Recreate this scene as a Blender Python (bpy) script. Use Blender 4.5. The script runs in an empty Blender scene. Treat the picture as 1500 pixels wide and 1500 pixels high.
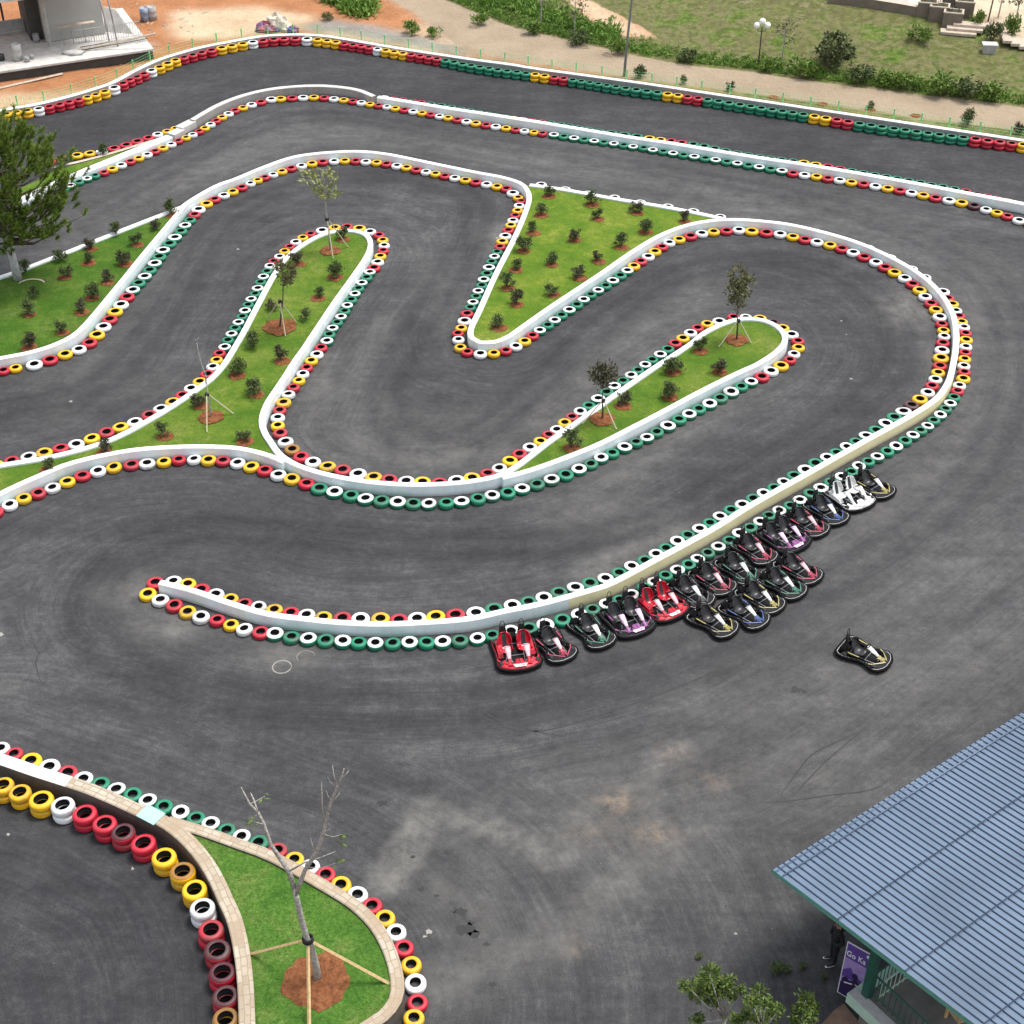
import bpy, bmesh, math, random
import numpy as np
from mathutils import Vector, Matrix
random.seed(7); RNG = np.random.default_rng(7)
C = bpy.context.scene.collection
PI = math.pi
# ------------------------------------------------------------------ camera
FPX, CX, CY, TH, CH = 2200.0, 750.0, 750.0, math.radians(36.8), 34.0
ST, CT = math.sin(TH), math.cos(TH)
def ray(px, py):
    u, v = (px-CX)/FPX, (py-CY)/FPX
    return u, CT - v*ST, -ST - v*CT
def g(px, py, z=0.0):
    "survey point of the photograph -> ground coordinates at height z"
    dx, dy, dz = ray(px, py); t = (z-CH)/dz
    return (dx*t, dy*t)
def gy(px, py, Y):
    dx, dy, dz = ray(px, py); t = Y/dy
    return Vector((dx*t, Y, CH+dz*t))
cam_d = bpy.data.cameras.new('camera'); cam = bpy.data.objects.new('camera', cam_d); C.objects.link(cam)
cam.location = (0, 0, CH); cam.rotation_euler = (PI/2-TH, 0, 0)
cam_d.sensor_width = 36; cam_d.lens = 36*FPX/1500; cam_d.clip_end = 4000; cam_d.clip_start = 0.5
bpy.context.scene.camera = cam
# ------------------------------------------------------------------ light
W = bpy.data.worlds.new('World'); bpy.context.scene.world = W; W.use_nodes = True
nt = W.node_tree; nt.nodes.clear()
sky = nt.nodes.new('ShaderNodeTexSky'); sky.sky_type = 'NISHITA'; sky.sun_disc = False
SUN_EL, SUN_AZ = math.radians(70), math.radians(66)      # azimuth clockwise from +Y
sky.sun_elevation = SUN_EL; sky.sun_rotation = SUN_AZ; sky.air_density = 1.0; sky.dust_density = 3.0; sky.ozone_density = 0.6
hs = nt.nodes.new('ShaderNodeHueSaturation'); hs.inputs['Saturation'].default_value = .38
bg = nt.nodes.new('ShaderNodeBackground'); bg.inputs[1].default_value = 0.15
out = nt.nodes.new('ShaderNodeOutputWorld'); nt.links.new(sky.outputs[0], hs.inputs['Color']); nt.links.new(hs.outputs[0], bg.inputs[0]); nt.links.new(bg.outputs[0], out.inputs[0])
sl = bpy.data.lights.new('sun', 'SUN'); sl.energy = 1.6; sl.angle = math.radians(16); sl.color = (1, .965, .91)
so = bpy.data.objects.new('sun', sl); C.objects.link(so); so.location = (30, 60, 80)
sd = Vector((math.sin(SUN_AZ)*math.cos(SUN_EL), math.cos(SUN_AZ)*math.cos(SUN_EL), math.sin(SUN_EL)))
so.rotation_euler = sd.to_track_quat('Z', 'Y').to_euler()
vs = bpy.context.scene.view_settings; vs.view_transform = 'Standard'; vs.look = 'None'; vs.exposure = 0.84; vs.gamma = 1
# ------------------------------------------------------------------ materials
class NT:
    def __init__(s, name):
        s.m = bpy.data.materials.new(name); s.m.use_nodes = True; s.t = s.m.node_tree
        s.b = s.t.nodes['Principled BSDF']
    def n(s, typ, **k):
        o = s.t.nodes.new('ShaderNode'+typ)
        for a, v in k.items(): setattr(o, a, v)
        return o
    def l(s, a, b): s.t.links.new(a, b)
    def noise(s, vec, scale, detail=4, rough=.6):
        o = s.n('TexNoise'); o.inputs['Scale'].default_value = scale; o.inputs['Detail'].default_value = detail; o.inputs['Roughness'].default_value = rough
        if vec is not None: s.l(vec, o.inputs['Vector'])
        return o.outputs['Fac']
    def ramp(s, fac, stops):
        o = s.n('ValToRGB'); e = o.color_ramp.elements
        while len(e) < len(stops): e.new(.5)
        for i, (p, c) in enumerate(stops):
            e[i].position = p; e[i].color = (c, c, c, 1) if isinstance(c, (int, float)) else (*c, 1)
        s.l(fac, o.inputs[0]); return o.outputs[0]
    def mix(s, fac, a, b, mode='MIX'):
        o = s.n('Mix', data_type='RGBA', blend_type=mode)
        for i, v in ((0, fac), (6, a), (7, b)):
            if hasattr(v, 'default_value') or hasattr(v, 'is_linked'): s.l(v, o.inputs[i])
            elif i == 0: o.inputs[0].default_value = v
            else: o.inputs[i].default_value = (*v, 1) if isinstance(v, (tuple, list)) else (v, v, v, 1)
        return o.outputs[2]
    def math(s, op, a, b=0.0):
        o = s.n('Math', operation=op)
        for i, v in ((0, a), (1, b)):
            if isinstance(v, (int, float)): o.inputs[i].default_value = v
            else: s.l(v, o.inputs[i])
        return o.outputs[0]
    def obj(s): return s.n('TexCoord').outputs['Object']
    def pos(s): return s.n('NewGeometry').outputs['Position']
    def base(s, c): s.l(c, s.b.inputs['Base Color'])
    def rough(s, v, spec=None):
        s.b.inputs['Roughness'].default_value = v
        if spec is not None: s.b.inputs['Specular IOR Level'].default_value = spec
    def bump(s, h, strength, dist=.02):
        o = s.n('Bump'); o.inputs['Strength'].default_value = strength; o.inputs['Distance'].default_value = dist
        s.l(h, o.inputs['Height']); s.l(o.outputs[0], s.b.inputs['Normal'])
def pm(name, c, var=.25, scale=6, rough=.6, metal=0, bump=0, c2=None, rand=0, spec=.5):
    k = NT(name); k.b.inputs['Specular IOR Level'].default_value = spec; v = k.obj()
    f = k.noise(v, scale, 5)
    c2 = c2 or tuple(x*(1-var) for x in c)
    col = k.mix(k.ramp(f, [(.35, 0), (.65, 1)]), c, c2)
    if rand:
        r = k.n('ObjectInfo').outputs['Random']
        col = k.mix(k.math('MULTIPLY', r, rand), col, tuple(x*.35 for x in c))
    k.base(col); k.rough(rough); k.b.inputs['Metallic'].default_value = metal
    if bump: k.bump(k.noise(v, scale*6, 4), bump)
    return k.m
def paint_tyre(name, c, dirt=(.10, .085, .07), d=.55):
    k = NT(name); v = k.obj()
    add = k.n('VectorMath', operation='ADD'); k.l(v, add.inputs[0]); k.l(k.n('ObjectInfo').outputs['Location'], add.inputs[1])
    f = k.math('MULTIPLY', k.ramp(k.noise(add.outputs[0], 3.4, 6, .7), [(.40, 0), (.66, 1)]), k.math('MULTIPLY', k.math('POWER', k.n('ObjectInfo').outputs['Random'], 1.6), .8))
    col = k.mix(f, c, dirt)
    r = k.n('ObjectInfo').outputs['Random']
    col = k.mix(k.math('MULTIPLY', r, .22), col, tuple(x*.5 for x in c))
    k.base(col); col = k.mix(k.ramp(k.noise(add.outputs[0], 17, 5, .8), [(.60, 0), (.70, .6)]), col, (.035, .032, .03)); k.base(col); k.rough(.5); k.bump(k.noise(v, 34, 4), .4); return k.m
M = {}
TC = {'R': (.48, .012, .032), 'Y': (.82, .46, .008), 'W': (.80, .80, .79), 'g': (.008, .20, .105), 'D': (.075, .012, .02), 'O': (.30, .14, .02)}
for k_, c_ in TC.items(): M['t'+k_] = paint_tyre({'R': 'red', 'Y': 'yellow', 'W': 'white', 'g': 'green', 'D': 'maroon', 'O': 'brown'}[k_]+'_tyre_paint', c_)
M['rubber'] = pm('black_rubber', (.018, .017, .017), .4, 12, .7)
def wallwhite():
    k = NT('white_masonry_paint'); p = k.pos(); uv = k.n('TexCoord').outputs['UV']
    sp_ = k.n('SeparateXYZ'); k.l(uv, sp_.inputs[0]); fr = k.math('FRACT', k.math('MULTIPLY', sp_.outputs[0], .41))
    j = k.ramp(fr, [(.0, .6), (.012, 0)])
    col = k.mix(k.ramp(k.noise(p, 1.3, 6, .7), [(.40, 0), (.75, 1)]), (.87, .87, .85), (.70, .70, .68))
    col = k.mix(k.ramp(k.noise(p, 7, 6, .8), [(.57, 0), (.68, .6)]), col, (.36, .35, .33))
    col = k.mix(j, col, (.40, .40, .39)); k.base(col); k.rough(.75); k.bump(k.noise(p, 12, 5), .3); return k.m
M['white'] = wallwhite()
def sepz(k, p):
    o = k.n('SeparateXYZ'); k.l(p, o.inputs[0]); return o.outputs[2]
def wall_face(name, c, c2, low):
    k = NT(name); p = k.pos(); f = k.ramp(k.noise(p, 1.2, 6, .7), [(.38, 0), (.7, 1)])
    col = k.mix(f, c, c2)
    sep = k.n('SeparateXYZ'); k.l(p, sep.inputs[0])
    st = k.n('Mapping'); st.inputs['Scale'].default_value = (5, 5, .6); k.l(p, st.inputs[0])
    streak = k.ramp(k.noise(st.outputs[0], 1, 4, .7), [(.5, 0), (.75, .45)])
    col = k.mix(streak, col, low)
    uv = k.n('TexCoord').outputs['UV']; su = k.n('SeparateXYZ'); k.l(uv, su.inputs[0]); jn = k.ramp(k.math('FRACT', k.math('MULTIPLY', su.outputs[0], .41)), [(.0, .5), (.012, 0)])
    col = k.mix(jn, col, low); col = k.mix(k.math('MULTIPLY', k.ramp(sepz(k, p), [(.0, .8), (.16, 0)]), k.noise(p, 4, 4)), col, (.20, .20, .19))
    if name == 'white_wall_face': col = k.mix(k.math('MULTIPLY', k.ramp(sepz(k, p), [(.0, .75), (.42, 0)]), k.ramp(k.noise(p, .5, 3, .5), [(.45, 0), (.6, 1)])), col, (.36, .62, .52))
    k.base(col); k.rough(.8); k.bump(k.noise(p, 14, 4), .25); return k.m
M['face_white'] = wall_face('white_wall_face', (.76, .81, .82), (.68, .74, .75), (.52, .66, .62))
M['face_cream'] = wall_face('cream_wall_face', (.86, .76, .45), (.78, .68, .38), (.68, .64, .45))
M['face_concrete'] = wall_face('bare_concrete_face', (.36, .35, .33), (.25, .245, .23), (.18, .18, .17))
M['face_dark'] = wall_face('dark_stone_face', (.095, .082, .07), (.06, .052, .045), (.13, .12, .11))
M['concrete'] = pm('grey_concrete', (.44, .43, .41), .3, 3, .85, 0, .2)
M['lightconcrete'] = pm('pale_concrete', (.60, .58, .54), .25, 2, .85, 0, .15)
M['plaster'] = pm('grey_plaster', (.42, .41, .38), .12, .8, .85)
M['darkplaster'] = pm('unpainted_dark_block', (.07, .066, .06), .3, 2, .9)
M['steel'] = pm('galvanised_steel', (.40, .41, .41), .2, 8, .45, .6)
M['darksteel'] = pm('dark_steel', (.05, .05, .05), .2, 8, .5, .4)
M['wood'] = pm('sawn_pine_wood', (.66, .46, .22), .3, 9, .7)
M['plank'] = pm('pale_plank', (.55, .46, .36), .3, 5, .8)
M['bamboo'] = pm('pale_stake_wood', (.55, .49, .33), .25, 6, .7)
M['bark'] = pm('brown_bark', (.13, .10, .075), .5, 9, .9, 0, .4)
M['palebark'] = pm('pale_grey_bark', (.50, .48, .43), 0, 14, .85, 0, .4, (.20, .185, .165))
M['whitebark'] = pm('whitewashed_trunk', (.52, .52, .51), .35, 6, .85, 0, .3)
M['postgreen'] = pm('light_green_post_paint', (.22, .62, .24), .15, 5, .5)
M['tie'] = pm('black_cord', (.012, .012, .013), .3, 9, .8)
M['poleg'] = pm('grey_pole_paint', (.22, .23, .21), .2, 5, .6)
M['globe'] = pm('opal_globe_glass', (.85, .85, .83), .05, 5, .25)
M['barrel'] = pm('blue_plastic_barrel', (.10, .17, .34), .4, 4, .5, 0, 0, (.35, .37, .40))
M['bucket'] = pm('grey_plastic_bucket', (.35, .35, .34), .3, 6, .6)
M['mint'] = pm('mint_wall_paint', (.47, .66, .52), .15, 2, .7, 0, .1)
M['dkgreen'] = pm('dark_green_steel_paint', (.02, .10, .07), .25, 6, .5)
M['slab'] = pm('dusty_floor_slab', (.22, .205, .185), .35, 1.5, .85)
M['paver'] = pm('red_brown_pavers', (.24, .15, .10), .35, 3, .85)
M['tarpR'] = pm('red_blue_tarpaulin', (.42, .06, .05), 0, 1.6, .6, 0, 0, (.05, .09, .28))
M['tarpC'] = pm('cream_tarpaulin', (.70, .62, .50), .3, 3, .7)
def soil_mat():
    k = NT('red_soil'); p = k.pos()
    f = k.noise(p, 6, 8, .75)
    k.base(k.ramp(f, [(.32, (.085, .032, .016)), (.52, (.21, .082, .036)), (.74, (.33, .15, .07))])); k.rough(.95, .08); k.bump(f, .8, .08); return k.m
M['soil'] = soil_mat()
def stone_mat():
    k = NT('sandstone_paving'); p = k.pos()
    uv = k.n('TexCoord').outputs['UV']; wob = k.n('Mix', data_type='VECTOR'); 
    nz_ = k.n('TexNoise'); nz_.inputs['Scale'].default_value = 3.0; k.l(p, nz_.inputs['Vector'])
    sc = k.n('VectorMath', operation='SCALE'); sc.inputs['Scale'].default_value = .10; k.l(nz_.outputs['Color'], sc.inputs[0])
    ad = k.n('VectorMath', operation='ADD'); k.l(uv, ad.inputs[0]); k.l(sc.outputs[0], ad.inputs[1])
    br = k.n('TexBrick'); br.inputs['Scale'].default_value = 1.0; br.inputs['Brick Width'].default_value = .30; br.inputs['Row Height'].default_value = .19; br.inputs['Mortar Size'].default_value = .016; br.inputs['Mortar Smooth'].default_value = .3; br.offset = .45; br.squash = 1.35; br.squash_frequency = 2
    br.inputs['Color1'].default_value = (.50, .45, .36, 1); br.inputs['Color2'].default_value = (.31, .245, .165, 1); br.inputs['Mortar'].default_value = (.24, .18, .13, 1); br.inputs['Bias'].default_value = -.1; k.l(ad.outputs[0], br.inputs['Vector'])
    col = k.mix(k.ramp(k.noise(p, .8, 4, .6), [(.45, 0), (.62, .8)]), br.outputs['Color'], (.32, .235, .15))
    col = k.mix(k.math('MULTIPLY', k.noise(p, 9, 5), .45), col, (.34, .27, .19))
    k.base(col); k.rough(.8); return k.m
M['stone'] = stone_mat()
def leaf_mat(name, a, b, c=None, sc=1.4):
    k = NT(name); p = k.pos(); f = k.noise(p, sc*6, 3, .7)
    k.base(k.ramp(f, [(.3, a), (.55, b), (.75, c or b)])); k.rough(.55, .22)
    k.b.inputs['Subsurface Weight'].default_value = 0.0
    return k.m
M['leaf_dark'] = leaf_mat('dark_shrub_leaves', (.034, .058, .018), (.082, .11, .036), (.15, .17, .07))
M['leaf_purple'] = leaf_mat('purple_brown_leaves', (.040, .036, .028), (.075, .075, .035), (.085, .055, .058))
M['leaf_olive'] = leaf_mat('pale_olive_leaves', (.15, .18, .05), (.28, .30, .11), (.36, .36, .17))
M['leaf_brown'] = leaf_mat('bronze_green_leaves', (.06, .062, .024), (.115, .115, .045), (.17, .155, .065))
M['leaf_bright'] = leaf_mat('bright_green_leaves', (.045, .09, .015), (.12, .20, .03), (.24, .30, .07))
M['leaf_verge'] = leaf_mat('roadside_leaves', (.075, .15, .025), (.17, .29, .05), (.30, .40, .11), .35)
M['needle'] = leaf_mat('pine_needles', (.060, .105, .014), (.135, .20, .028), (.25, .32, .06), .35)
def lawn_mat(name, blade, tint=None):
    k = NT(name); p = k.pos()
    big = k.noise(p, .55, 4, .6); mid = k.noise(p, 2.6, 5, .7)
    col = k.ramp(big, [(.30, (.062, .130, .013)), (.46, (.112, .185, .020)), (.58, (.175, .225, .034)), (.74, (.25, .26, .07))])
    col = k.mix(k.ramp(mid, [(.40, 0), (.66, .75)]), col, (.055, .130, .012)); col = k.mix(k.ramp(k.noise(p, 1.3, 6, .75), [(.58, 0), (.72, .7)]), col, (.30, .28, .09)); col = k.mix(k.ramp(k.noise(p, 11, 4, .8), [(.45, .45), (.6, 0)]), col, (.04, .10, .010))
    if blade: col = k.mix(k.math('MULTIPLY', k.noise(p, 24, 2), .5), col, (.22, .28, .06))
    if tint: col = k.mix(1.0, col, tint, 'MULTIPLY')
    k.base(col); k.rough(.8, .08)
    if not blade: k.bump(k.noise(p, 30, 4), .8, .05)
    return k.m
M['lawn'] = lawn_mat('lawn_turf', False); M['blade'] = lawn_mat('lawn_blades', True); M['lawn_c'] = lawn_mat('dark_lawn_turf', False, (.66, .80, .8)); M['lawn_e'] = lawn_mat('yellowish_lawn_turf', False, (1.22, 1.14, 1.0))  # turf tones: left lawn darker green, triangular lawn lighter and yellower
def lawn_near(name):
    k = NT(name); p = k.pos(); f = k.noise(p, 1.1, 5, .65)
    col = k.ramp(f, [(.32, (.055, .145, .020)), (.5, (.10, .215, .032)), (.64, (.18, .25, .06)), (.78, (.32, .31, .13))])
    col = k.mix(k.ramp(k.noise(p, 9, 5, .75), [(.35, .7), (.62, 0)]), col, (.026, .075, .010)); col = k.mix(k.ramp(k.noise(p, 28, 4, .8), [(.42, .6), (.60, 0)]), col, (.03, .08, .012)); col = k.mix(k.ramp(k.noise(p, 19, 5, .8), [(.56, 0), (.7, .5)]), col, (.22, .27, .09))
    k.base(col); k.rough(.85, .08); return k.m
M['lawn_near'] = lawn_near('clumpy_turf')
def asphalt_mat():
    k = NT('worn_asphalt'); p = k.pos()
    at = k.n('Attribute', attribute_name='wall_dist'); du = k.n('Attribute', attribute_name='dust')
    sep = k.n('SeparateXYZ'); k.l(p, sep.inputs[0])
    warp = k.noise(p, .12, 2, .5)
    d = k.math('ADD', at.outputs['Fac'], k.math('MULTIPLY', warp, 1.2))
    comb = k.n('CombineXYZ')
    k.l(k.math('MULTIPLY', sep.outputs[0], .11), comb.inputs[0]); k.l(k.math('MULTIPLY', sep.outputs[1], .11), comb.inputs[1]); k.l(k.math('MULTIPLY', d, 1.35), comb.inputs[2])
    st = k.noise(comb.outputs[0], 1.0, 7, .68)
    comb2 = k.n('CombineXYZ')
    k.l(k.math('MULTIPLY', sep.outputs[0], .35), comb2.inputs[0]); k.l(k.math('MULTIPLY', sep.outputs[1], .35), comb2.inputs[1]); k.l(k.math('MULTIPLY', d, 9.0), comb2.inputs[2])
    st2 = k.noise(comb2.outputs[0], 1.0, 4, .7)
    big = k.noise(p, .10, 5, .6); blot = k.noise(p, .75, 7, .72); fine = k.noise(p, 22, 4, .8)
    mp = k.n('Mapping'); mp.inputs['Scale'].default_value = (.28, 1.5, 1); mp.inputs['Rotation'].default_value = (0, 0, .25); k.l(p, mp.inputs[0])
    lin = k.noise(mp.outputs[0], .8, 7, .72); med = k.noise(p, 3.6, 6, .8)
    v = k.math('MULTIPLY', st, .18)
    for q_, w_ in ((st2, .13), (big, .20), (blot, .20), (lin, .14), (med, .22), (fine, .24)): v = k.math('ADD', v, k.math('MULTIPLY', q_, w_))
    col = k.ramp(v, [(.53, (.019, .019, .0205)), (.61, (.036, .036, .0375)), (.675, (.056, .0562, .0575)), (.75, (.102, .1015, .0995)), (.85, (.17, .168, .163))])
    dn = k.math('MULTIPLY', du.outputs['Fac'], k.ramp(k.noise(p, 1.1, 8, .75), [(.38, .25), (.62, 1.0)]))
    col = k.mix(dn, col, (.22, .21, .19))
    rd = k.n('Attribute', attribute_name='ochre')
    col = k.mix(k.math('MULTIPLY', rd.outputs['Fac'], k.ramp(k.noise(p, 1.7, 8, .75), [(.42, 0), (.62, 1.0)])), col, (.27, .20, .14))
    sp = k.n('TexVoronoi'); sp.inputs['Scale'].default_value = 1.6; k.l(p, sp.inputs['Vector'])
    col = k.mix(k.ramp(sp.outputs['Distance'], [(.012, .7), (.03, 0)]), col, (.26, .25, .24))
    tn = k.n('Attribute', attribute_name='fresh'); fz = k.math('MULTIPLY', tn.outputs['Fac'], k.ramp(st, [(.32, .35), (.58, 1.0)]))
    col = k.mix(fz, col, k.mix(1.0, col, (.50, .50, .54), 'MULTIPLY'))
    k.base(col); k.rough(.82, .22); k.bump(fine, .45, .012); return k.m
M['asphalt'] = asphalt_mat()
def ground_mat():
    k = NT('bare_ground'); p = k.pos(); a = k.n('Attribute', attribute_name='zone'); w = k.n('Attribute', attribute_name='green')
    f = k.noise(p, .5, 8, .72); f2 = k.noise(p, 2.4, 6, .75)
    col = k.mix(k.ramp(f, [(.3, .75), (.6, 0)]), a.outputs['Color'], k.mix(1.0, a.outputs['Color'], (.62, .55, .5), 'MULTIPLY'))
    col = k.mix(k.ramp(f2, [(.55, 0), (.8, .5)]), col, k.mix(1.0, a.outputs['Color'], (1.35, 1.35, 1.35), 'MULTIPLY'))
    rdw = k.n('Attribute', attribute_name='road'); rc = k.ramp(k.noise(p, .35, 5, .6), [(.35, (.32, .25, .175)), (.6, (.37, .295, .21)), (.8, (.32, .245, .17))])
    col = k.mix(k.ramp(rdw.outputs['Fac'], [(.45, 0), (.55, 1)]), col, rc)
    gcol = k.ramp(k.noise(p, .30, 9, .8), [(.34, (.065, .14, .018)), (.44, (.14, .205, .04)), (.50, (.21, .18, .10)), (.56, (.155, .18, .05)), (.62, (.235, .20, .125)), (.70, (.17, .21, .045)), (.80, (.25, .28, .07))])
    gcol = k.mix(k.ramp(f2, [(.4, .7), (.6, 0)]), gcol, (.065, .075, .025))
    gw = k.math('MULTIPLY', w.outputs['Fac'], 1.0)
    gw = k.ramp(k.math('ADD', gw, k.math('MULTIPLY', k.math('SUBTRACT', f, .5), .5)), [(.42, 0), (.58, 1)])
    k.base(k.mix(gw, col, gcol)); k.rough(.95, .08); k.bump(f2, .9, .2); return k.m
M['ground'] = ground_mat()
# ------------------------------------------------------------------ mesh helpers
class MB:
    def __init__(s): s.v = []; s.f = []; s.m = []
    def add(s, v, f, mi=0):
        o = len(s.v); s.v += [tuple(x) for x in v]; s.f += [tuple(i+o for i in q) for q in f]; s.m += [mi]*len(f); return s
    def box(s, c, d, rz=0, mi=0, bev=0):
        x, y, z = d[0]/2, d[1]/2, d[2]/2; b = min(bev, x*.9, y*.9, z*.9)
        if b <= 0:
            pts = [(sx*x, sy*y, sz*z) for sz in (-1, 1) for sx, sy in ((-1, -1), (1, -1), (1, 1), (-1, 1))]
            fs = [(3, 2, 1, 0), (4, 5, 6, 7), (0, 1, 5, 4), (1, 2, 6, 5), (2, 3, 7, 6), (3, 0, 4, 7)]
        else:
            def ring(xx, yy, zz): return [(-xx, -yy+b, zz), (-xx+b, -yy, zz), (xx-b, -yy, zz), (xx, -yy+b, zz), (xx, yy-b, zz), (xx-b, yy, zz), (-xx+b, yy, zz), (-xx, yy-b, zz)]
            pts = ring(x-b, y-b, -z) + ring(x, y, -z+b) + ring(x, y, z-b) + ring(x-b, y-b, z)
            fs = [tuple(range(7, -1, -1)), tuple(range(24, 32))]
            for r in range(3):
                for i in range(8): fs.append((r*8+i, r*8+(i+1) % 8, r*8+8+(i+1) % 8, r*8+8+i))
        cr, sr = math.cos(rz), math.sin(rz)
        return s.add([(c[0]+px*cr-py*sr, c[1]+px*sr+py*cr, c[2]+pz) for px, py, pz in pts], fs, mi)
    def tube(s, pts, rad, n=8, mi=0, closed=False, cap=True):
        P = [Vector(p) for p in pts]; k = len(P)
        if isinstance(rad, (int, float)): rad = [rad]*k
        V = []; prev = None
        for i in range(k):
            a = P[(i-1) % k] if (closed or i > 0) else P[i]; b = P[(i+1) % k] if (closed or i < k-1) else P[i]
            t = (b-a).normalized() if (b-a).length > 1e-9 else Vector((0, 0, 1))
            if prev is None:
                q = Vector((0, 0, 1)) if abs(t.z) < .9 else Vector((1, 0, 0))
                u = t.cross(q).normalized()
            else: u = (prev - t*prev.dot(t)).normalized()
            prev = u; w = t.cross(u)
            for j in range(n):
                an = 2*PI*j/n; V.append(P[i] + (u*math.cos(an)+w*math.sin(an))*rad[i])
        F = []
        for i in range(k if closed else k-1):
            for j in range(n):
                a, b = i*n+j, i*n+(j+1) % n; i2 = (i+1) % k
                F.append((a, b, i2*n+(j+1) % n, i2*n+j))
        if cap and not closed: F += [tuple(range(n-1, -1, -1)), tuple((k-1)*n+j for j in range(n))]
        return s.add(V, F, mi)
    def lathe(s, prof, n=24, c=(0, 0, 0), mi=None, close=False, axis='Z'):
        V = []; k = len(prof)
        for i in range(n):
            a = 2*PI*i/n
            for r, z in prof:
                p = (r*math.cos(a), r*math.sin(a), z) if axis == 'Z' else (r*math.cos(a), z, r*math.sin(a))
                V.append((p[0]+c[0], p[1]+c[1], p[2]+c[2]))
        o = len(s.v); s.v += V
        for i in range(n):
            for j in range(k if close else k-1):
                j2 = (j+1) % k
                s.f.append((o+i*k+j, o+((i+1) % n)*k+j, o+((i+1) % n)*k+j2, o+i*k+j2)); s.m.append(mi[j] if mi else 0)
        return s
    def disc(s, c, r, n=20, mi=0, nz=1):
        V = [(c[0]+r*math.cos(2*PI*i/n), c[1]+r*math.sin(2*PI*i/n), c[2]) for i in range(n)]
        return s.add(V, [tuple(range(n))], mi)
    def prism(s, poly, z0, z1, mi=0):
        n = len(poly); V = [(x, y, z0) for x, y in poly]+[(x, y, z1) for x, y in poly]
        F = [tuple(range(n-1, -1, -1)), tuple(range(n, 2*n))]+[(i, (i+1) % n, n+(i+1) % n, n+i) for i in range(n)]
        return s.add(V, F, mi)
    def blob(s, c, r, n=8, mi=0, seed=0, j=.15):
        rr = random.Random(seed); V = []; F = []
        for i in range(n+1):
            ph = PI*i/n
            for k in range(n*2):
                th = PI*k/n; q = 1+rr.uniform(-j, j)
                V.append((c[0]+r[0]*q*math.sin(ph)*math.cos(th), c[1]+r[1]*q*math.sin(ph)*math.sin(th), c[2]+r[2]*q*math.cos(ph)))
        m = n*2
        for i in range(n):
            for k in range(m): F.append((i*m+k, (i+1)*m+k, (i+1)*m+(k+1) % m, i*m+(k+1) % m))
        return s.add(V, F, mi)
    def mesh(s, name, mats, smooth=False):
        me = bpy.data.meshes.new(name); me.from_pydata(s.v, [], s.f)
        for m in mats: me.materials.append(m)
        me.polygons.foreach_set('material_index', s.m)
        if smooth: me.polygons.foreach_set('use_smooth', [True]*len(s.f))
        me.update(); return me
    def build(s, name, mats, parent=None, smooth=False, loc=None):
        if not isinstance(mats, (list, tuple)): mats = [mats]
        return link(name, s.mesh(name, mats, smooth), parent, loc)
def link(name, me, parent=None, loc=None, rz=0):
    o = bpy.data.objects.new(name, me); C.objects.link(o)
    if parent: o.parent = parent
    if loc is not None: o.location = loc
    if rz: o.rotation_euler.z = rz
    return o
def tag(o, label=None, cat=None, group=None, kind=None):
    if label: o['label'] = label
    if cat: o['category'] = cat
    if group: o['group'] = group
    if kind: o['kind'] = kind
    return o
def thing(name, label, cat, loc=(0, 0, 0), rz=0, group=None):
    o = bpy.data.objects.new(name, None); C.objects.link(o); o.location = loc; o.rotation_euler.z = rz; o.empty_display_size = .2
    return tag(o, label, cat, group)
def dup(root, loc, rz=0, label=None, scale=None):
    r = root.copy(); C.objects.link(r); r.location = loc; r.rotation_euler.z = rz
    if label: r['label'] = label
    if scale: r.scale = (scale,)*3
    for ch in list(root.children):
        c = ch.copy(); C.objects.link(c); c.parent = r
        for gch in list(ch.children):
            d = gch.copy(); C.objects.link(d); d.parent = c
    return r
def np_mesh(name, V, F, mats, mi=None, smooth=False):
    V = np.asarray(V, dtype=np.float32); F = np.asarray(F, dtype=np.int32); k = F.shape[1]
    me = bpy.data.meshes.new(name); me.vertices.add(len(V)); me.vertices.foreach_set('co', V.ravel())
    me.loops.add(F.size); me.loops.foreach_set('vertex_index', F.ravel())
    me.polygons.add(len(F)); me.polygons.foreach_set('loop_start', np.arange(0, F.size, k, dtype=np.int32))
    for m in mats: me.materials.append(m)
    if mi is not None: me.polygons.foreach_set('material_index', np.asarray(mi, dtype=np.int32))
    if smooth: me.polygons.foreach_set('use_smooth', np.ones(len(F), dtype=bool))
    me.update(calc_edges=True); me.validate(); return me
def catmull(P, step=.4):
    P = [Vector((*p, 0)) if len(p) == 2 else Vector(p) for p in P]; out_ = []
    for i in range(len(P)-1):
        p0 = P[i-1] if i else P[0]*2-P[1]; p1, p2 = P[i], P[i+1]; p3 = P[i+2] if i+2 < len(P) else p2*2-p1
        n = max(1, int(round((p2-p1).length/step)))
        for k in range(n):
            t = k/n
            out_.append(.5*((2*p1)+(-p0+p2)*t+(2*p0-5*p1+4*p2-p3)*t*t+(-p0+3*p1-3*p2+p3)*t**3))
    out_.append(P[-1]); return out_
def inside(pts, poly):
    x, y = pts[:, 0], pts[:, 1]; r = np.zeros(len(pts), bool); n = len(poly); j = n-1
    for i in range(n):
        xi, yi = poly[i]; xj, yj = poly[j]
        c = (yi > y) != (yj > y)
        with np.errstate(divide='ignore', invalid='ignore'): xx = (xj-xi)*(y-yi)/(yj-yi)+xi
        r ^= c & (x < xx); j = i
    return r
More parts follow.
